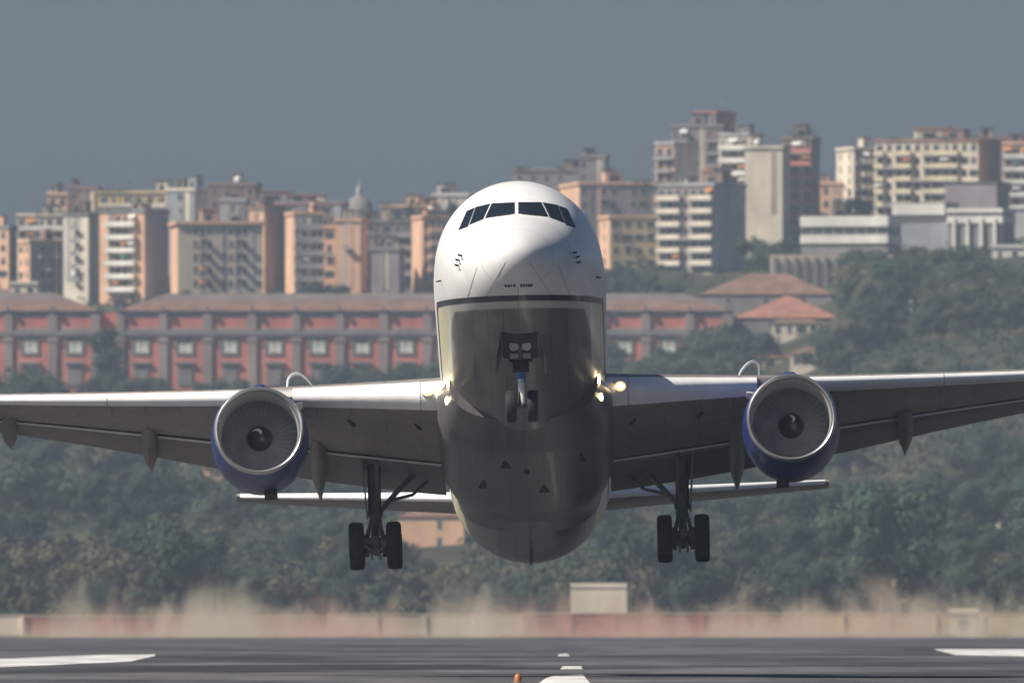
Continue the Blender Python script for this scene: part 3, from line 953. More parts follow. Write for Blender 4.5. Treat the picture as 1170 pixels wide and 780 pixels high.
def aerial_mesh():
    q = MB()
    q.box(-.04, .04, -.04, .04, 0, 3.2)
    for z, l in ((3.0, .7), (2.6, .55), (2.2, .8)):
        q.box(-l, l, -.03, .03, z, z+.05)
    return mesh_of(q, 'aerial', [M_['mast']])
def tank_mesh():
    q = MB(); n = 14
    q.loft([[(r*math.cos(2*math.pi*k/n), r*math.sin(2*math.pi*k/n), z) for k in range(n)] for z, r in ((.4, .3), (.5, .7), (.9, .95), (1.5, 1.0), (2.0, .8), (2.3, .35))])
    q.box(-.5, -.35, -.5, -.35, 0, .55); q.box(.35, .5, .35, .5, 0, .55); q.box(-.5, -.35, .35, .5, 0, .55); q.box(.35, .5, -.5, -.35, 0, .55)
    return mesh_of(q, 'water_tank', [M_['tank']])

FH = 3.1
def face_details(root, rz, org, ux, length, z0, floors, pattern, bmat, style, budget, seed, awn=.22):
    """pattern: one letter per bay. b blank, w window, d narrow window, B balcony bay, S strip of stair glass"""
    r = random.Random(seed)
    n = len(pattern); bw = length/n
    for f in range(floors):
        zf = z0 + f*FH
        i = 0
        while i < n:
            ch = pattern[i]
            u = (i+.5)*bw - length/2
            if ch in 'wd':
                w_ = 1.15 if ch == 'w' else .75
                w_ = min(w_, bw*.5)
                st = r.choice((0, 1, 1, 2, 3, 0)) if bw > 2.4 else r.choice((0, 1, 2))
                if budget[0] > 0:
                    budget[0] -= 1
                    place_part(('win', round(w_, 2), st), window_mesh(round(w_, 2), 1.55, st), 'window', root, org + ux*u + Vector((0, 0, zf + .95)), rz)
                    if ch == 'w' and r.random() < .22 and budget[1] > 0 and bw > 1.8:
                        budget[1] -= 1
                        L = round(min(bw*.9, 3.0), 1)
                        place_part(('bal', L, 1-style, bmat.name), balcony_mesh(L, 1-style, bmat), 'balcony', root, org + ux*u + Vector((0, 0, zf + .02)), rz)
                i += 1
            elif ch == 'S':
                place_part(('win', round(bw*.7, 2), 'S'), window_mesh(round(bw*.7, 2), 2.3, 0), 'window', root, org + ux*u + Vector((0, 0, zf + .3)), rz)
                i += 1
            elif ch == 'B':
                j = i
                while j < n and pattern[j] == 'B':
                    j += 1
                k = j - i
                uc = (i + k/2)*bw - length/2
                L = round(k*bw*.97, 2)
                if budget[1] > 0:
                    budget[1] -= 1
                    place_part(('bal', L, style, bmat.name), balcony_mesh(L, style, bmat), 'balcony', root, org + ux*uc + Vector((0, 0, zf + .02)), rz)
                for q_ in range(k):
                    uq = (i + q_ + .5)*bw - length/2
                    st = r.choice((0, 0, 1, 2))
                    if budget[0] > 0:
                        budget[0] -= 1
                        place_part(('door', round(min(1.5, bw*.6), 2), st), window_mesh(round(min(1.5, bw*.6), 2), 2.25, st), 'window', root, org + ux*uq + Vector((0, 0, zf + .18)), rz)
                    if r.random() < awn*.45:
                        mm = r.choice((M_['awn_o'], M_['awn_w'], M_['awn_w'], M_['awn_g'], M_['awn_o']))
                        place_part(('awn', round(bw*.85, 2), mm.name), awning_mesh(round(bw*.85, 2), mm), 'awning', root, org + ux*uq + Vector((0, 0, zf + 2.75)), rz)
                i = j
            else:
                i += 1

def block(name, label, x0, xs, x1, yt, yb, d, side, ang, wm, sm=None, front='wwww', flank='', bmat=None, style=0, roof='flat', roofm=None,
          cat='apartment block', group=None, attic=2, aerials=4, tanks=0, plants=0, depth=None, awn=.22, overhang=.25):
    """apartment block: x0..xs front in the photo, xs..x1 flank (side 'R') or x0..xs flank, xs..x1 front (side 'L')"""
    if cat in ('house', 'hut', 'villa', 'outbuilding', 'shed', 'farmhouse') and d > 2850 and cat != 'villa':
        best = min(range(2900, 4520, 10), key=lambda q_: abs(YH - (terrain(((x0+x1)/2-585)*q_/FPX, q_)-CAMZ)*FPX/q_ - yb + 2))
        d = best
    a = R(ang); k = m_px(d)
    if side == 'R' and xs == x0: xs = x1
    if side == 'R':
        fw, sw = (xs-x0)*k, (x1-xs)*k; fc = (x0+xs)/2; rz = -a
    else:
        fw, sw = (x1-xs)*k, (xs-x0)*k; fc = (xs+x1)/2; rz = a
    W = fw/math.cos(a); D = sw/math.sin(a) if sw > 0 else (depth or 12.0)
    if depth: D = depth
    # the near corner lies at d; the front centre lies W/2 sin(a) further
    base = at(fc, yb, d)
    base.y = d + W/2*math.sin(a)
    zt = CAMZ + (YH-yt)*k
    H = zt - base.z
    gz = min(terrain(base.x + dx, base.y + dy) for dx in (-W/2, W/2) for dy in (0, D)) - 2.0
    base_drop = max(2.0, base.z - gz)
    root = empty(name, (base.x, base.y, base.z), label, cat, group)
    root.rotation_euler = (0, 0, rz)
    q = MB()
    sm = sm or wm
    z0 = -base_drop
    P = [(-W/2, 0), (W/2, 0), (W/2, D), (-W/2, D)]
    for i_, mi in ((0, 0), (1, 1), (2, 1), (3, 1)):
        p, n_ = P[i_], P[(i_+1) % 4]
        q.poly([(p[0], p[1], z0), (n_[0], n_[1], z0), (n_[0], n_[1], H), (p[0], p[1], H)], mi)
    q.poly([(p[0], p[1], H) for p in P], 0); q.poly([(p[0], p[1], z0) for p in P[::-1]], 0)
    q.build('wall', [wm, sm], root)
    rm = roofm or M_['tarroof']
    q = MB(); e = overhang
    if roof == 'flat':
        q.box(-W/2-e, W/2+e, -e, D+e, H+.003, H+.28)
        q.box(-W/2-e, W/2+e, -e, -e+.2, H+.28, H+.95, 1); q.box(-W/2-e, W/2+e, D+e-.2, D+e, H+.28, H+.95, 1)
        q.box(-W/2-e, -W/2-e+.2, -e+.2, D+e-.2, H+.28, H+.95, 1); q.box(W/2+e-.2, W/2+e, -e+.2, D+e-.2, H+.28, H+.95, 1)
    else:
        e += .1; h = min(D, W)*.22; ins = min(D, W)*.48
        b = [(-W/2-e, -e, H+.01), (W/2+e, -e, H+.01), (W/2+e, D+e, H+.01), (-W/2-e, D+e, H+.01)]
        if W >= D: t = [(-W/2+ins, D/2, H+h), (W/2-ins, D/2, H+h)]; fs = ((0,1,5,4),(1,2,5),(2,3,4,5),(3,0,4),(3,2,1,0))
        else: t = [(0, ins, H+h), (0, D-ins, H+h)]; fs = ((0,1,4),(1,2,5,4),(2,3,5),(3,0,4,5),(3,2,1,0))
        ii = [q.vert(p) for p in b + t]
        for f in fs: q.face([ii[x] for x in f])
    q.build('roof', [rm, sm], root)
    floors = max(1, int(H/FH + .25))
    zz = H - floors*FH
    seed = int(x0*7 + yt*3)
    budget = [95, 60]
    bm_ = bmat or W_['cream']
    face_details(root, 0, Vector((0, 0, 0)), Vector((1, 0, 0)), W, zz, floors, front, bm_, style, budget, seed, awn)
    if flank:
        if side == 'R':
            face_details(root, R(90), Vector((W/2, D/2, 0)), Vector((0, 1, 0)), D, zz, floors, flank, bm_, style, budget, seed+1, awn)
        else:
            face_details(root, R(-90), Vector((-W/2, D/2, 0)), Vector((0, -1, 0)), D, zz, floors, flank, bm_, style, budget, seed+1, awn)
    r = random.Random(seed)
    if W > 6 and cat == 'apartment block':
        for i in range(r.choice((1, 2, 2))):
            sw_ = r.uniform(.5, 1.6); sx_ = r.uniform(-W/2+1.2, W/2-1.2)
            q = MB(); q.box(sx_-sw_/2, sx_+sw_/2, -.12, -.004, zz+.1, H-.05)
            q.build('facade_strip', r.choice((c['cream'], c['palegrey'], c['beige'], sm, c['stone'])), root)
    if roof == 'flat':
        for i in range(attic if cat == 'apartment block' else 0):
            aw = r.uniform(.14, .36)*W; ah = r.uniform(1.8, 3.6); ax = r.uniform(-W/2+aw/2, W/2-aw/2); ad = min(D*.5, 5)
            q = MB(); q.box(ax-aw/2, ax+aw/2, D*.25, D*.25+ad, H+.285, H+.285+ah, 0); q.box(ax-aw/2-.3, ax+aw/2+.3, D*.25-.3, D*.25+ad+.3, H+.288+ah, H+.288+ah+.22, 1)
            q.box(ax-aw*.2, ax+aw*.15, D*.25-.03, D*.25, H+.5, H+2.4, 2)
            q.build('roof_room', [r.choice((wm, sm, W_['brown'], W_['cream'])), rm, M_['wglass']], root)
        for i in range(aerials):
            place_part('aerial', aerial_mesh, 'aerial', root, Vector((r.uniform(-W/2+.5, W/2-.5), r.uniform(1, max(1.5, D-1)), H+.285)), r.uniform(-.6, .6))
        for i in range(tanks):
            place_part('tank', tank_mesh, 'water_tank', root, Vector((r.uniform(-W/2+1, W/2-1), 1.6, H+.285)), 0)
        for i in range(plants):
            place_part('plant', plant_mesh, 'roof_plant', root, Vector((r.uniform(-W/2+.8, W/2-.8), .5, H+.4)), 0)
    return root

# --- left end, back row first
block('apartment_block', 'small peach upper house on the skyline at the far left', 54, 54, 77, 224, 262, 4680, 'R', 6, c['peach'], front='ww', aerials=1, depth=10)
block('apartment_block', 'dark red-brown attic block on the skyline behind the narrow cream tower', 80, 80, 111, 217, 262, 4700, 'R', 6, c['brown'], front='www', attic=1, depth=10)
block('apartment_block', 'peach terraced block with cream balcony rails on the left skyline', 112, 112, 191, 222, 262, 4690, 'R', 8, c['ochre'], front='BBBBBB', bmat=c['cream'], attic=1, aerials=4, plants=3, depth=12)
block('apartment_block', 'plain grey block with a narrow cream end on the left skyline', 190, 222, 236, 219, 262, 4685, 'R', 24, c['grey'], c['cream'], front='bdb', aerials=2)
block('apartment_block', 'dark brown block carrying a round water tank on its roof', 238, 238, 292, 213, 262, 4700, 'R', 6, c['brown'], front='wwbw', attic=1, tanks=1, aerials=4, depth=12)
block('apartment_block', 'small white blank-walled house with one window between brown skyline blocks', 251, 251, 281, 231, 262, 4650, 'R', 5, c['palegrey'], front='bwb', aerials=1, depth=9)
block('apartment_block', 'long dark mauve block with a red-brown roof edge left of the dome', 283, 283, 392, 234, 300, 4660, 'R', 5, c['mauve'], front='wwwwbwww', roofm=M_['tile'], attic=3, aerials=5, depth=14)
block('apartment_block', 'low cream house on the skyline right of the dome', 436, 436, 497, 238, 275, 4690, 'R', 5, c['peach'], front='wwww', plants=3, aerials=3, depth=12, roofm=M_['tileold'])
block('apartment_block', 'pale flat-roofed house on the skyline beside the aircraft nose', 494, 494, 535, 225, 262, 4710, 'R', 5, c['white'], front='wwb', aerials=2, depth=12)
# --- left end, front row
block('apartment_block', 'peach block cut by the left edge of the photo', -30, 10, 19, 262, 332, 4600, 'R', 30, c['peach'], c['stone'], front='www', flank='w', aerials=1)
block('apartment_block', 'peach block with a shade-grey front and white stepped terraces on top', 20, 34, 72, 278, 334, 4590, 'L', 22, c['mauve'], c['peach'], front='bwww', flank='ww', aerials=2)  # mauve front render paints in the shadow lying on it
block('apartment_block', 'white balconied terrace block above the peach block with the shade-grey front', 19, 19, 73, 248, 300, 4625, 'R', 6, c['cream'], front='BBBBB', bmat=c['white'], attic=1, aerials=3, plants=2, depth=12, awn=.45)
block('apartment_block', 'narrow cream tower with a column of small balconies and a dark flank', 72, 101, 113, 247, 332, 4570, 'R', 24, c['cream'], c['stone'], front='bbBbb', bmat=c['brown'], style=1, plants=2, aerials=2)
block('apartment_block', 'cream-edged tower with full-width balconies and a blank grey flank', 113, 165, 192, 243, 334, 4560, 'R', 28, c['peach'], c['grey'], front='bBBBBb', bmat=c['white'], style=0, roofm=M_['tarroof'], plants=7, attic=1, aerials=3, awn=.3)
block('apartment_block', 'wide beige block with a brown roof edge and a sunlit peach end wall', 193, 203, 300, 257, 333, 4536, 'L', 5, c['beige'], c['peach'], front='bbwBwbwwBwbb', flank='b', bmat=c['grey'], style=1, roofm=M_['tile'], aerials=3, depth=24, overhang=.6)
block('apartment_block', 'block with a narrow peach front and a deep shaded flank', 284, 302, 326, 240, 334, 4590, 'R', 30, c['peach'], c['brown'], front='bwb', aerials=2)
block('apartment_block', 'grey balconied block with a sunlit peach end and red-brown roof', 325, 336, 370, 246, 334, 4575, 'L', 8, c['grey'], c['peach'], front='BBBB', flank='b', bmat=c['grey'], roofm=M_['tile'], aerials=2)
block('apartment_block', 'peach block with a dotted column of windows beside the grey balconied block', 370, 370, 383, 262, 334, 4572, 'R', 5, c['peach'], front='w', aerials=1, depth=11)
block('apartment_block', 'tall peach house with two pale bays below the dome', 383, 383, 412, 254, 334, 4568, 'R', 8, c['peach'], front='bwb', attic=1, aerials=1, depth=11)
block('apartment_block', 'dark narrow block in shade left of the grey-pink gable wall', 411, 411, 428, 270, 334, 4585, 'R', 5, c['stone'], front='w', aerials=1, depth=11)
block('apartment_block', 'blank grey-pink gable-walled block right of the dome', 424, 424, 456, 287, 334, 4560, 'R', 7, c['mauve'], front='bbb', depth=11, aerials=1)
block('apartment_block', 'dark stone block with terraces behind the grey-pink gable wall', 412, 412, 472, 255, 320, 4620, 'R', 6, c['stone'], front='BBwBB', bmat=c['mauve'], plants=4, aerials=3, depth=12, awn=.15)
block('apartment_block', 'peach balconied block next to the aircraft nose', 470, 483, 512, 250, 334, 4572, 'L', 10, c['peach'], c['peach'], front='wBBw', flank='b', bmat=c['peach'], roofm=M_['tile'], plants=2, aerials=2)
block('apartment_block', 'brown block half hidden behind the left side of the aircraft nose', 511, 511, 600, 262, 334, 4610, 'R', 6, c['brown'], front='wBBwBB', bmat=c['peach'], aerials=2, depth=13)

# --- church dome behind the roofs
ch = empty('church', (0, 0, 0), 'church with a pointed lantern and dark dome rising over the roofs', 'church')
p = at(410, 262, 4760); ch.location = p; k = m_px(4760)
q = MB(); n = 8
q.box(-4.4, 4.4, -4.4, 4.4, -10, 2.2); q.build('wall', c['stone'], ch)
q = MB(); n = 20
q.loft([[(r*math.cos(2*math.pi*j/n), r*math.sin(2*math.pi*j/n), z) for j in range(n)] for z, r in ((2.203, 3.6), (4.6, 3.6), (4.8, 3.8), (5.0, 3.5), (6.2, 3.2), (7.3, 2.4), (8.1, 1.3), (8.4, .7))])
q.build('dome', c['stone'], ch, smooth=True, angle=30)
q = MB()
q.loft([[(r*math.cos(2*math.pi*j/n), r*math.sin(2*math.pi*j/n), z) for j in range(n)] for z, r in ((8.3, .7), (9.4, .65), (9.5, .8), (10.6, .25), (12.6, .04))])
q.build('lantern', c['palegrey'], ch, smooth=True, angle=30)
q = MB(); q.box(-3, -.3, -9, -4.41, -10, 3.0); q.build('bell_tower', c['peach'], ch)

# --- behind and right of the cockpit
block('apartment_block', 'long dark block on the skyline just above the aircraft cockpit', 586, 586, 694, 196, 262, 4720, 'R', 5, c['stone'], front='wwwwbww', attic=1, aerials=3, depth=14, plants=3)
block('apartment_block', 'square dark stair tower above the long dark skyline block', 662, 662, 692, 181, 215, 4705, 'R', 6, c['stone'], front='wbw', aerials=2, depth=9)
block('apartment_block', 'brown-mauve block with a pale parapet right of the aircraft nose', 640, 662, 752, 212, 330, 4640, 'L', 7, c['mauve'], c['peach'], front='wbwwbwwb', roofm=M_['tileold'], aerials=4, plants=2)
block('villa', 'peach villa with big dark windows in front of the brown-mauve block', 685, 697, 751, 250, 320, 4585, 'L', 10, c['ochre'], c['peach'], front='wwww', flank='w', roofm=M_['tileold'], attic=1, aerials=1, cat='villa')
block('apartment_block', 'seven-storey block of continuous pale balconies with a tall blank grey flank', 752, 816, 853, 213, 322, 4570, 'R', 28, c['mauve'], c['palegrey'], front='BBBwBBB', flank='bbbdb', bmat=c['cream'], aerials=4, plants=2, awn=.2)
block('apartment_block', 'left wing of the tall skyline tower, stacked small balconies', 749, 770, 798, 166, 262, 4640, 'R', 30, c['peach'], c['palegrey'], front='BB', bmat=c['cream'], style=1, aerials=2, attic=0)
block('apartment_block', 'dark middle of the tall skyline tower with a flat attic', 767, 767, 826, 146, 262, 4665, 'R', 8, c['stone'], front='BBbbBB', bmat=c['mauve'], style=1, aerials=3, attic=1, depth=10)
block('apartment_block', 'highest red-brown top block of the tall skyline tower', 795, 818, 841, 131, 240, 4680, 'R', 26, c['stone'], c['red'], front='www', flank='bwb', aerials=3, attic=0)
block('apartment_block', 'cream balconied wing of the tall tower with rounded white parapets', 822, 856, 872, 156, 262, 4650, 'R', 22, c['cream'], c['palegrey'], front='BBB', bmat=c['white'], aerials=3, plants=1, awn=.35)
block('apartment_block', 'blank cream slab block with a narrow dark stair strip', 851, 851, 894, 171, 255, 4625, 'R', 10, c['cream'], front='bbbbSb', aerials=2, depth=12, tanks=1)
block('apartment_block', 'dark red block with long balconies at the right end of the tall tower', 893, 893, 928, 160, 262, 4640, 'R', 10, c['brown'], front='BBB', bmat=c['pink'], aerials=5, depth=12, plants=2)
block('apartment_block', 'low peach house between the tall tower and the right skyline blocks', 926, 926, 962, 212, 262, 4700, 'R', 6, c['peach'], front='www', aerials=2, depth=11)
# --- right skyline
block('apartment_block', 'stepped cream and brown block left of the big yellow block', 957, 976, 1002, 172, 246, 4690, 'L', 14, c['brown'], c['cream'], front='wBB', flank='ww', bmat=c['cream'], attic=1, aerials=3)
block('apartment_block', 'big yellow balconied block with a red roof on the right skyline', 1001, 1118, 1145, 162, 246, 4680, 'R', 20, c['cream'], c['brown'], front='BwBBwBBBBww', bmat=c['yellow'], style=0, roofm=M_['tile'], attic=3, aerials=6, plants=4, awn=.3)
block('apartment_block', 'dark brown block in shade on the right skyline beside the big yellow block', 1118, 1118, 1152, 160, 246, 4730, 'R', 6, c['brown'], front='www', aerials=3, depth=12)
block('apartment_block', 'peach and dark balconied block cut by the right edge of the photo', 1146, 1146, 1200, 166, 246, 4670, 'R', 8, c['peach'], front='BBBBB', bmat=c['white'], attic=1, aerials=3, depth=12, awn=.4)

# --- the long white institute below them
def slab(name, label, x0, x1, yt, yb, d, wm, bands, depth=12, cat='building', pillars=0):
    k = m_px(d); b = at((x0+x1)/2, yb, d); W = (x1-x0)*k; H = (yb-yt)*k
    root = empty(name, b, label, cat); root.rotation_euler = (0, 0, R(-16))
    q = MB(); q.box(-W/2, W/2, 0, depth, -6, H); q.build('wall', c['stone'] if bands else wm, root)
    for (a0, a1) in bands:
        q = MB(); q.box(-W/2-.2, W/2+.2, -.5, depth+.2, H*a0, H*a1+.02); q.build('parapet', wm, root)
    n = max(3, int(W/2.6))
    edges = [(bands[i][1], bands[i+1][0]) for i in range(len(bands)-1)] or []
    if not edges:
        q = MB(); q.box(-W/2-.3, W/2+.3, -.3, depth+.3, H+.01, H+.35); q.build('roof', M_['tarroof'], root)
    for (e0, e1) in edges:
        h = (e1-e0)*H
        for i in range(n):
            x = -W/2 + W*(i+.5)/n
            place_part(('strip', round(W/n*.86, 2), round(h*.8, 2)), window_mesh(round(W/n*.86, 2), round(h*.8, 2), 0), 'window', root, Vector((x, 0, H*e0 + h*.1)), 0)
    for i in range(pillars):
        x = -W/2 + W*(i+.5)/pillars
        q = MB(); q.box(x-.35, x+.35, -.9, -.51, -6, H*.55); q.build('pillar', wm, root)
    return root
slab('institute', 'long low white building with two white bands and a dark window strip', 914, 1016, 247, 278, 4480, c['white'], [(0, .30), (.62, 1.0)], cat='institute')
slab('institute', 'low grey shaded wing right of the long white building', 1014, 1084, 252, 275, 4500, c['grey'], [])
slab('institute', 'white-fronted roof pavilion above the grey shaded wing', 1020, 1080, 233, 258, 4530, c['white'], [(.5, 1.0)])
slab('institute', 'windowless grey-mauve box behind the white pavilion on the right', 1079, 1140, 209, 258, 4560, c['mauve'], [])
slab('institute', 'white pillared hall near the right edge below the mauve box', 1082, 1146, 238, 262, 4490, c['white'], [(.3, .62), (.8, 1.0)], pillars=4)
slab('institute', 'grey slab wing running off the right edge', 1144, 1200, 240, 262, 4505, c['palegrey'], [])
# retaining wall with arches
k = m_px(4430); b = at(955, 308, 4430); W = 150*k
rw = empty('retaining_wall', b, 'weathered beige retaining wall with buttresses below the long white building', 'wall')
q = MB(); q.box(-W/2, W/2, 0, 2, -6, 3.4); q.build('wall', c['beige'], rw)
for i in range(13):
    x = -W/2 + W*(i+.5)/13
    q = MB(); q.box(x-.4, x+.4, -.7, -.003, -6, 2.9); q.build('buttress', c['stone'], rw)

# --- the red palace
def palace():
    d = 4250.0; k = m_px(d)
    root = empty('palace', at(250, 440, d), 'long red and grey palace front with square windows and tiled roof', 'palace')
    ox = 250
    def X(px): return (px-ox)*k
    def Z(py): return (440-py)*k
    # wings: (x0, x1, setback)
    wings = [(-60, 110, 0.0), (110, 138, 8.0), (138, 832, 0.0)]
    for x0, x1, sb in wings:
        q = MB(); q.box(X(x0), X(x1), sb, 24, Z(452), Z(357)); q.build('wall', c['pink'], root)
    q = MB(); q.box(X(-60)-.6, X(110)+.6, -.6, 24, Z(383), Z(378)); q.box(X(138)-.6, X(832)+.6, -.6, 24, Z(383), Z(377)); q.box(X(110)+.61, X(138)-.61, 7.3, 24, Z(383), Z(377)); q.build('cornice', c['stone'], root)
    q = MB(); q.box(X(-60)-.9, X(110)+.9, -.35, 24, Z(358.5), Z(355)); q.box(X(138)-.9, X(832)+.9, -.35, 24, Z(358.5), Z(355)); q.build('eaves', c['stone'], root)
    # roofs
    def hip(x0, x1, yr, m, y_in=0):
        q = MB(); H0, H1 = Z(355)+.01, Z(yr)
        a, b = X(x0)-1.0, X(x1)+1.0; D = 26; ins = 11
        v = [q.vert(p) for p in ((a, -.6, H0), (b, -.6, H0), (b, D, H0), (a, D, H0), (a+ins, D*.6, H1), (b-ins, D*.6, H1))]
        for f in ((0,1,5,4),(1,2,5),(2,3,4,5),(3,0,4),(3,2,1,0)): q.face([v[i] for i in f])
        q.build('roof', m, root)
        # lead-grey upper strip along the ridge, a sheet 5 cm above the tiles
        q = MB(); f = .55
        lo = lambda p, t: tuple(p[i] + (t[i]-p[i])*f for i in range(3))
        A_, B2, T1, T2 = (a, -.6, H0), (b, -.6, H0), (a+ins, D*.6, H1), (b-ins, D*.6, H1)
        up = lambda p: (p[0], p[1]-.02, p[2]+.06)
        q.poly([up(lo(A_, T1)), up(lo(B2, T2)), up(T2), up(T1)]); q.build('ridge_sheet', c['lead'], root)
    hip(-60, 110, 333, M_['tileold']); hip(138, 832, 334, M_['tileold'])
    q = MB()
    bays = [34, 85, 161, 211, 262, 313, 363, 413, 463, 513, 563, 613, 663, 713, 763, 808]
    edges = [9, 60, 109, 137, 186, 237, 288, 338, 388, 438, 488, 538, 588, 638, 688, 738, 788, 831]
    for e in edges:
        q = MB(); q.box(X(e)-.95, X(e)+.95, -.45, -.003, Z(452), Z(383.2)); q.box(X(e)-.95, X(e)+.95, -.45, -.003, Z(377.9), Z(358.7))
        q.box(X(e)-1.3, X(e)+1.3, -.6, -.003, Z(390), Z(387))
        q.build('pilaster', c['pier'], root)
        q = MB(); q.box(X(e)-.35, X(e)+.35, -1.3, -.4, Z(354.9), Z(349)); q.build('finial', c['stone'], root)
    for b_ in bays:
        x = X(b_)
        # grey border of the frieze panel
        q = MB(); w2 = 4.6
        q.box(x-w2, x+w2, -.10, -.003, Z(377.9), Z(374.5)); q.box(x-w2, x+w2, -.10, -.003, Z(361.6), Z(358.7))
        q.box(x-w2, x-w2+.7, -.10, -.003, Z(374.4), Z(361.8)); q.box(x+w2-.7, x+w2, -.10, -.003, Z(374.4), Z(361.8))
        q.build('frieze_frame', c['pier'], root)
        def fn(kx):
            q = MB(); w, h = 1.55, 2.9
            q.box(-w-.5, w+.5, -.22, 0, -.55, 0, 0); q.box(-w-.5, w+.5, -.30, 0, h, h+.8, 0)
            q.box(-w-.5, -w, -.2, 0, 0, h, 0); q.box(w, w+.5, -.2, 0, 0, h, 0)
            q.box(-w, w, -.04, 0, 0, h*(1, .7, 1, .85)[kx], 1); q.box(-w, w, -.02, 0, h*(1, .7, 1, .85)[kx]-.01, h, 2); q.box(-.06, .06, -.08, -.04, 0, h, 0); q.box(-w, w, -.08, -.045, h*.55, h*.55+.12, 0)
            return mesh_of(q, 'window', [c['stone'], M_['blind'], M_['wglass']])
        kx = (bays.index(b_)*7) % 4
        place_part(('palace_window', kx), lambda: fn(kx), 'window', root, Vector((x, -.004, Z(402.5))), 0)
        q = MB(); q.box(x-2.1, x+2.1, -.7, -.004, Z(416), Z(413)); q.box(x-1.6, x+1.6, -.25, -.004, Z(440), Z(417)); q.build('window_hood', c['stone'], root)
    return root
M_['blind'] = mat('pale_blind', (.80, .80, .70), .7, var=.25, scale=.8)
palace()
# flank pieces of the palace estate to the right of the aircraft
block('outbuilding', 'low building under a broad brown-grey tiled roof right of the palace end', 800, 800, 950, 336, 372, 4330, 'R', 4, c['stone'], front='bwbwbwb', roof='hip', roofm=M_['tileold'], cat='annexe', depth=22)
block('outbuilding', 'long low building with a salmon tiled roof beside the right wood', 838, 838, 958, 363, 386, 4262, 'R', 3, c['stone'], front='bbbwbwbbb', roof='hip', roofm=M_['tile'], cat='annexe', depth=23)
block('house', 'small cream house below the salmon red building', 882, 882, 936, 369, 388, 4230, 'R', 5, c['cream'], front='wdwd', roof='hip', roofm=M_['tileold'], cat='house', depth=9)
block('house', 'low cream house near the right engine with a red garage door', 845, 845, 905, 408, 428, 4100, 'R', 5, c['beige'], front='wdwd', roof='hip', roofm=M_['tile'], cat='house', depth=9)
block('house', 'pale house just above the right engine', 903, 903, 945, 404, 428, 4110, 'R', 6, c['cream'], front='wdw', roof='hip', roofm=M_['tileold'], cat='house', depth=9)
block('house', 'grey-white cottage in the trees right of the aircraft nose', 703, 703, 734, 385, 404, 4150, 'R', 6, c['palegrey'], front='wd', roof='hip', roofm=M_['tileold'], cat='house', depth=8)
block('house', 'red-roofed cottage in the trees above the right wing root', 752, 752, 786, 384, 402, 4150, 'R', 6, c['cream'], front='wd', roof='hip', roofm=M_['tile'], cat='house', depth=8)
block('house', 'ochre cottage behind the right wing between root and engine', 770, 770, 802, 415, 440, 4050, 'R', 6, c['ochre'], front='wd', roof='hip', roofm=M_['tileold'], cat='house', depth=8)
block('house', 'pale cube-shaped hut alone among the trees of the right hillside', 1029, 1029, 1042, 347, 358, 4330, 'R', 8, c['white'], front='d', aerials=0, depth=5, cat='hut')
block('house', 'small white house near the right edge above the wood', 1134, 1134, 1185, 284, 296, 4440, 'R', 5, c['white'], front='dwd', aerials=0, depth=8, cat='house')
block('house', 'long pale shed near the right edge below the wing', 1138, 1138, 1210, 593, 606, 3350, 'R', 5, c['cream'], front='dbdb', aerials=0, depth=8, cat='shed')
block('house', 'peach hut beneath the left wing next to the engine', 232, 232, 254, 526, 548, 3600, 'R', 8, c['peach'], front='d', aerials=0, depth=5, cat='hut')
block('house', 'pale cottage at the far left edge above the palace roof', -20, -20, 24, 338, 362, 4300, 'R', 6, c['cream'], front='wdw', roof='hip', roofm=M_['tileold'], cat='house', depth=8)
block('house', 'low cream house between the palace and the peach block at left', 12, 12, 42, 326, 345, 4420, 'R', 6, c['cream'], front='wd', aerials=1, depth=8, cat='house')
block('house', 'sandy farmhouse glimpsed under the tailplane left of the fuselage', 455, 455, 530, 590, 628, 3000, 'R', 8, c['peach'], front='bbdb', roof='hip', roofm=M_['tileold'], cat='farmhouse', depth=10)

# ---- boundary walls past the runway end
M_['redwall'] = mat('red_wall_paint', (.36, .12, .10), .85, var=.25, scale=.3)
def bwall(label, x0, x1, yt, m, d=2770, cap=None):
    k = m_px(d); a, b = at(x0, YH, d), at(x1, YH, d)
    root = empty('boundary_wall', ((a.x+b.x)/2, d, 0), label, 'wall')
    W = b.x - a.x; H = CAMZ + (YH-yt)*k
    q = MB(); q.box(-W/2, W/2, 0, .4, -.3, H); q.build('wall', m, root)
    q = MB(); q.box(-W/2-.05, W/2+.05, -.1, .5, H+.003, H+.2); q.build('coping', cap or c['beige'], root)
    n = max(2, int(W/6))
    for i in range(n+1):
        x = -W/2 + .2 + (W-.4)*i/n
        q = MB(); q.box(x-.2, x+.2, -.25, -.003, -.3, H-.05); q.build('pier', m, root)
bwall('faded red boundary wall past the runway end, left side', 28, 372, 704, M_['redwall'])
bwall('sandy boundary wall past the runway end, left of centre', 374, 598, 702, c['beige'], 2772)
bwall('faded red boundary wall past the runway end, right of centre', 600, 905, 701, M_['redwall'], 2768)
bwall('sandy boundary wall past the runway end, far right', 908, 1230, 701, c['ochre'], 2773)
bwall('sandy boundary wall past the runway end, far left edge', -80, 27, 703, c['cream'], 2771)
block('hut', 'cream hut rising above the red boundary wall right of centre', 652, 652, 716, 673, 724, 2790, 'R', 6, c['cream'], front='b', aerials=0, depth=6, cat='hut', overhang=.02)
block('hut', 'pale yellow hut above the sandy wall at the far right', 1086, 1086, 1116, 702, 724, 2765, 'R', 6, c['yellow'], front='d', aerials=0, depth=3, cat='hut')

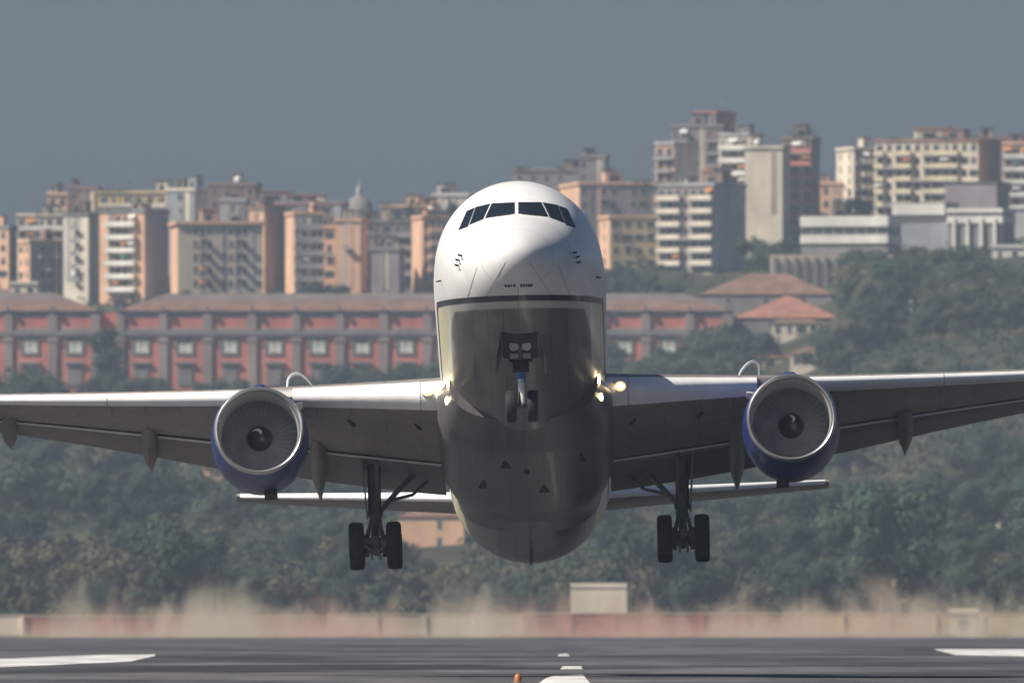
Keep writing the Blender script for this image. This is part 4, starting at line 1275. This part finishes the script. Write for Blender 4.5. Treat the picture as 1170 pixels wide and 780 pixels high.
# ---- runway edge lamp
rl = empty('runway_light', at(592, 776, 0.0001), 'small amber marker lamp on the runway left of the white centre dash', 'runway light')
d = (CAMZ-.02)*FPX/(781-YH); rl.location = ((592-585)*d/FPX, d, .02)
q = MB(); n = 14
q.loft([[(r*math.cos(2*math.pi*j/n), r*math.sin(2*math.pi*j/n), z) for j in range(n)] for z, r in ((0, .2), (.04, .19), (.06, .14))]); q.build('base', M_['gear'], rl, smooth=True, angle=30)
q = MB(); q.loft([[(r*math.cos(2*math.pi*j/n), r*math.sin(2*math.pi*j/n), z) for j in range(n)] for z, r in ((.061, .10), (.18, .10), (.26, .06), (.28, .02))]); q.build('lens', mat('amber_glass', (.45, .17, .05), .4, var=.1), rl, smooth=True, angle=40)

# ================================================================== TREES
M_['leaf_a'] = mat('leaf_dark', (.030, .052, .033), .8, var=.45, scale=.35, rnd=.35, spec=.2)
M_['leaf_b'] = mat('leaf_mid', (.046, .068, .036), .8, var=.45, scale=.35, rnd=.35, spec=.2)
M_['leaf_c'] = mat('leaf_olive', (.085, .092, .045), .8, var=.40, scale=.35, rnd=.35, spec=.2)
M_['leaf_sa'] = mat('leaf_soft_dark', (.034, .056, .038), .9, var=.15, scale=.3, rnd=.25, spec=.1)
M_['leaf_sb'] = mat('leaf_soft_mid', (.046, .066, .040), .9, var=.15, scale=.3, rnd=.25, spec=.1)
M_['leaf_sc'] = mat('leaf_soft_dry', (.085, .085, .048), .9, var=.15, scale=.3, rnd=.25, spec=.1)
M_['scrub_a'] = mat('scrub_dark', (.034, .052, .026), .85, var=.4, scale=.05, spec=.15)
M_['scrub_b'] = mat('scrub_mid', (.050, .066, .030), .85, var=.4, scale=.05, spec=.15)
M_['scrub_c'] = mat('scrub_dry', (.105, .095, .05), .85, var=.4, scale=.05, spec=.15)
M_['bark'] = mat('bark', (.09, .07, .055), .9, var=.3)
def crown_mesh(seed, kind, lm, n=2600):
    soft = 'soft' in lm.name; jit = .22 if soft else .5
    def fn():
        r = random.Random(seed); q = MB()
        lobes = []
        if kind == 'round':
            for _ in range(11):
                th = r.uniform(0, 2*math.pi); rr = r.uniform(.1, .68)
                lobes.append((Vector((rr*math.cos(th), rr*math.sin(th), r.uniform(.38, 1.45))), r.uniform(.24, .46)))
        elif kind == 'tall':
            for i in range(11):
                lobes.append((Vector((r.gauss(0, .16), r.gauss(0, .16), .3 + 2.1*i/11)), .20 + .22*math.sin(math.pi*(i+.8)/11.6)))
        else:
            for _ in range(13):
                th = r.uniform(0, 2*math.pi); rr = r.uniform(.2, 1.1)
                lobes.append((Vector((rr*math.cos(th), rr*math.sin(th), r.uniform(.3, .95))), r.uniform(.22, .40)))
        for i in range(n):
            c_, rad = r.choice(lobes)
            v = Vector((r.gauss(0, 1), r.gauss(0, 1), r.gauss(0, 1))).normalized()
            p = c_ + v*rad*(r.random()**.35)*(1.0 + (.25*r.random() if r.random() < .2 else 0))
            nrm = (v + Vector((r.uniform(-jit, jit), r.uniform(-jit, jit), r.uniform(-jit*.5, jit)))).normalized()
            a = nrm.orthogonal().normalized(); b_ = nrm.cross(a)
            th = r.uniform(0, 6.28); a, b_ = a*math.cos(th)+b_*math.sin(th), b_*math.cos(th)-a*math.sin(th)
            s = r.uniform(.032, .072)
            q.poly([p-a*s, p-b_*s*.7, p+a*s, p+b_*s*.7])
        o = q.build('crown', lm, recalc=False); me = o.data; bpy.data.objects.remove(o)
        return me
    return fn
def trunk_mesh(kind):
    def fn():
        q = MB()
        h = {'round': .9, 'tall': 1.6, 'wide': .6}[kind]
        q.tube([(0, 0, -.35), (.01, 0, .1), (.03, .02, h)], [.085, .06, .02], 7)
        for a in (0.3, 2.2, 4.3):
            q.tube([(.01, 0, h*.35), (.3*math.cos(a), .3*math.sin(a), h*.8), (.5*math.cos(a), .5*math.sin(a), h*1.1)], [.035, .025, .008], 5)
        o = q.build('trunk', M_['bark']); me = o.data; bpy.data.objects.remove(o); return me
    return fn
NTREE = [0]
def tree(X, d, h, kind, lm, label, group, z=None, wide=1.0, seed=None):
    NTREE[0] += 1
    sd = rng.randrange(4) if seed is None else seed
    top = {'round': 1.85, 'tall': 2.65, 'wide': 1.25}[kind]
    s = h/top
    root = empty('tree', (X, d, terrain(X, d) if z is None else z), label, 'tree', group)
    root.rotation_euler = (0, 0, rng.uniform(0, 6.28)); root.scale = (s*wide, s*wide, s)
    for nm, me in (('crown', proto_mesh(('crown', sd, kind, lm.name), crown_mesh(sd*13+1, kind, lm))), ('trunk', proto_mesh(('trunk', kind), trunk_mesh(kind)))):
        o = bpy.data.objects.new(nm, me); COL.objects.link(o); o.parent = root
    return root
def tree_px(px, pytop, d, h, *a, **k_):
    """tree whose top shows at (px, pytop)"""
    P = at(px, pytop, d)
    return tree(P.x, d, h, *a, z=P.z - h, **k_)

def blocked(px, py):
    for (x0, x1, y0, y1) in ((905, 1150, 238, 282), (1020, 1050, 338, 365), (878, 940, 360, 392), (836, 960, 318, 366), (840, 948, 398, 432), (225, 260, 520, 552),
                             (1125, 1180, 280, 300), (1130, 1180, 588, 612), (752, 856, 200, 318), (455, 535, 585, 645), (700, 736, 380, 404), (750, 790, 378, 402), (768, 804, 410, 440)):
        if x0 < px < x1 and y0 < py < y1: return True
    return False
LM = [M_['leaf_a'], M_['leaf_b'], M_['leaf_c']]
def scatter(n, d0, d1, x0, x1, h0, h1, kinds, label, group, cond=None, power=1.0):
    got = 0; tries = 0
    placed = []
    while got < n and tries < n*60:
        tries += 1
        d = d0 + (d1-d0)*rng.random()**power
        px = rng.uniform(x0, x1)
        X = (px-585)*d/FPX
        z = terrain(X, d); h = rng.uniform(h0, h1)
        pyt = YH - (z+h-CAMZ)*FPX/d; pyb = YH - (z-CAMZ)*FPX/d
        if any(blocked(px + o_, pyt + (pyb-pyt)*f) for o_ in (-8, 8) for f in (.05, .35)): continue
        if cond and not cond(px, pyt, pyb, d): continue
        if any(abs(px-a) < 16 and abs(pyt-b) < 9 for a, b in placed): continue
        placed.append((px, pyt))
        kd, lm = rng.choice(kinds)
        tree(X, d, h, kd, lm, label, group, wide=rng.uniform(1.0, 1.4)); got += 1
A, B_, C_ = LM
SA, SB, SC = M_['leaf_sa'], M_['leaf_sb'], M_['leaf_sc']
hid = lambda px: 500 < px < 692
scatter(34, 4120, 4225, -20, 520, 7, 11, [('round', A), ('round', B_), ('wide', A)], 'dark tree in the row standing directly in front of the red palace', 'trees in front of the palace', lambda px, t, b, d: t > 400)
scatter(42, 3450, 4080, -20, 500, 8, 12, [('round', SA), ('round', SB), ('round', SC), ('wide', SB)], 'tree on the wooded slope below the palace, left half', 'trees on the left slope', lambda px, t, b, d: t > 425)
scatter(28, 2880, 3400, -20, 520, 6, 10, [('round', SA), ('round', SB), ('wide', SC), ('wide', SA)], 'tree on the low ground behind the left main wheels', 'trees on the low ground left', lambda px, t, b, d: True)
scatter(44, 3300, 4080, 660, 1190, 8, 12, [('round', SA), ('round', SB), ('round', SA), ('wide', SB)], 'tree on the wooded slope below the right wing', 'trees on the right slope', lambda px, t, b, d: t > 400)
scatter(26, 2880, 3280, 640, 1190, 6, 10, [('round', SA), ('round', SB), ('wide', SC), ('wide', SA)], 'tree on the low ground behind the right main wheels', 'trees on the low ground right', lambda px, t, b, d: True)
scatter(58, 4090, 4430, 925, 1190, 8, 12, [('round', A), ('round', B_), ('round', C_)], 'tree in the dense wood on the right hillside above the wing', 'trees of the right hillside wood', lambda px, t, b, d: 280 < t < 432 and not (px < 975 and t < 335))
scatter(34, 4040, 4220, 690, 960, 7, 10, [('round', A), ('round', B_), ('wide', A)], 'tree among the cottages between the nose and the right wood', 'trees among the cottages', lambda px, t, b, d: t > 355)
scatter(14, 4440, 4540, 850, 925, 8, 12, [('round', A), ('round', B_)], 'dark tree filling the gap between the grey-flanked tower and the white building', 'trees beside the grey-flanked tower', lambda px, t, b, d: t > 245)
scatter(12, 4445, 4475, 1000, 1180, 6, 8, [('round', B_), ('round', A)], 'tree along the foot of the white buildings on the right', 'trees below the white buildings', lambda px, t, b, d: t > 262)
scatter(10, 4440, 4540, 75, 500, 4, 7, [('round', A), ('wide', A)], 'small tree between the palace roof and the apartment blocks', 'trees above the palace roof', lambda px, t, b, d: t > 312)
scatter(8, 4630, 4720, 850, 1000, 6, 9, [('round', A)], 'tree at the foot of the right skyline blocks', 'trees under the right skyline', lambda px, t, b, d: t > 222)
scatter(12, 4440, 4545, 686, 770, 5, 8, [('round', A), ('wide', A)], 'bushy tree at the foot of the peach villa and the grey-flanked tower', 'trees below the peach villa', lambda px, t, b, d: t > 300)
scatter(13, 4130, 4235, 692, 838, 9, 13, [('round', A), ('round', B_)], 'tree standing in front of the palace right of the aircraft nose', 'trees before the right palace end', lambda px, t, b, d: t > 352)
tree_px(124, 366, 4200, 17, 'tall', A, 'tall dark tree standing in the recess of the palace front', None, wide=1.35)
tree_px(205, 578, 2840, 15, 'round', SB, 'big round green tree left of the left main wheels', None, wide=1.05, seed=1)
tree_px(1010, 540, 2830, 23, 'round', SA, 'biggest round dark tree, right of the right main wheels', None, wide=1.0, seed=2)
tree_px(745, 600, 2860, 13, 'wide', SA, 'low wide dark tree behind the right main wheels', None)
tree_px(590, 660, 2850, 8, 'wide', SA, 'low wide dark tree right below the aircraft tail', None)
for i in range(9):
    px = 455 + 9*i
    tree_px(px, 232 + rng.uniform(-4, 5), 4680, 6, 'round', A, 'small roof-level tree on the skyline right of the dome', 'skyline trees right of the dome')


# undergrowth: the uncountable scrub that covers the slope between the trees
q = MB(); r = random.Random(11)
LMs = [M_['scrub_a'], M_['scrub_b'], M_['scrub_c']]
for _ in range(10500):
    d = 2860 + 1740*r.random()
    X = r.uniform(-.036, .036)*d
    z = terrain(X, d)
    px = 585 + X*FPX/d; py = YH - (z+1-CAMZ)*FPX/d
    if blocked(px, py) or (py < 318 and px < 690): continue
    rad = r.uniform(.8, 2.0); mi = r.choice((0, 0, 1, 1, 2)) if d > 3150 else r.choice((0, 1, 2, 2, 1))
    for _k in range(20):
        v = Vector((r.gauss(0, 1), r.gauss(0, 1), r.gauss(0, 1))).normalized()
        p = Vector((X, d, z+rad*.35)) + Vector((v.x*rad*1.2, v.y*rad*1.2, abs(v.z)*rad*.9))
        nrm = (v + Vector((r.uniform(-.25, .25), r.uniform(-.25, .25), r.uniform(-.1, .3)))).normalized()
        a = nrm.orthogonal().normalized(); b_ = nrm.cross(a); s = r.uniform(.25, .6)
        q.poly([p-a*s, p-b_*s*.75, p+a*s, p+b_*s*.75], mi)
tag(q.build('undergrowth', LMs, recalc=False), 'low scrub covering the slope between the trees', 'undergrowth', kind='stuff')

# ---- pale plumes added in place of heat shimmer at the runway's far end
q = MB(); q.box(-85, 85, 2660, 2735, .06, 12.5)
du = q.build('heat_shimmer', bpy.data.materials.new('shimmer_volume')); tag(du, 'pale ragged plumes standing for heat shimmer at the end of the runway', 'heat_shimmer', kind='stuff')
dm = du.data.materials[0]; dm.use_nodes = True
n = dm.node_tree.nodes; l = dm.node_tree.links; n.remove(n['Principled BSDF'])
pv = n.new('ShaderNodeVolumePrincipled'); pv.inputs['Color'].default_value = (.95, .80, .64, 1)
tc = n.new('ShaderNodeTexCoord'); mp = n.new('ShaderNodeMapping'); mp.inputs['Scale'].default_value = (.11, .02, .045)
nz = n.new('ShaderNodeTexNoise'); nz.inputs['Scale'].default_value = 1.0; nz.inputs['Detail'].default_value = 7; nz.inputs['Roughness'].default_value = .6; nz.inputs['Distortion'].default_value = 1.2
l.new(tc.outputs['Object'], mp.inputs[0]); l.new(mp.outputs[0], nz.inputs['Vector'])
sx = n.new('ShaderNodeSeparateXYZ'); l.new(tc.outputs['Object'], sx.inputs[0])
fall = n.new('ShaderNodeMapRange'); fall.inputs['From Min'].default_value = 0; fall.inputs['From Max'].default_value = 9.5
fall.inputs['To Min'].default_value = .085; fall.inputs['To Max'].default_value = -.20
l.new(sx.outputs['Z'], fall.inputs['Value'])
ad = n.new('ShaderNodeMath'); ad.operation = 'ADD'; l.new(nz.outputs['Fac'], ad.inputs[0]); l.new(fall.outputs[0], ad.inputs[1])
mr = n.new('ShaderNodeMapRange'); mr.inputs['From Min'].default_value = .455; mr.inputs['From Max'].default_value = .66; mr.inputs['To Min'].default_value = 0; mr.inputs['To Max'].default_value = .045
l.new(ad.outputs[0], mr.inputs['Value']); l.new(mr.outputs[0], pv.inputs['Density'])
mp2 = n.new('ShaderNodeMapping'); mp2.inputs['Scale'].default_value = (.035, .01, .0)
nz2 = n.new('ShaderNodeTexNoise'); nz2.inputs['Scale'].default_value = 1.0; nz2.inputs['Detail'].default_value = 2
l.new(tc.outputs['Object'], mp2.inputs[0]); l.new(mp2.outputs[0], nz2.inputs['Vector'])
rp2 = n.new('ShaderNodeValToRGB'); rp2.color_ramp.elements[0].position = .42; rp2.color_ramp.elements[1].position = .58
rp2.color_ramp.elements[0].color = (.95, .60, .46, 1); rp2.color_ramp.elements[1].color = (.96, .82, .62, 1)
l.new(nz2.outputs['Fac'], rp2.inputs[0]); l.new(rp2.outputs[0], pv.inputs['Color'])
l.new(pv.outputs[0], n['Material Output'].inputs['Volume'])
dm.cycles.volume_step_rate = 4.0 if hasattr(dm.cycles, 'volume_step_rate') else 1.0

# ================================================================== AIR
X0, X1 = -3300, 3300
q = MB(); q.box(-1700, 1700, -450, 6300, -3, 180)
hz = q.build('haze', bpy.data.materials.new('haze_air')); tag(hz, kind='stuff')
hm = hz.data.materials[0]; hm.use_nodes = True
hn = hm.node_tree.nodes; hn.remove(hn['Principled BSDF'])
pv = hn.new('ShaderNodeVolumePrincipled')
pv.inputs['Color'].default_value = (.62, .76, .95, 1)
pv.inputs['Density'].default_value = HAZE_DENS
hm.node_tree.links.new(pv.outputs[0], hn['Material Output'].inputs['Volume'])
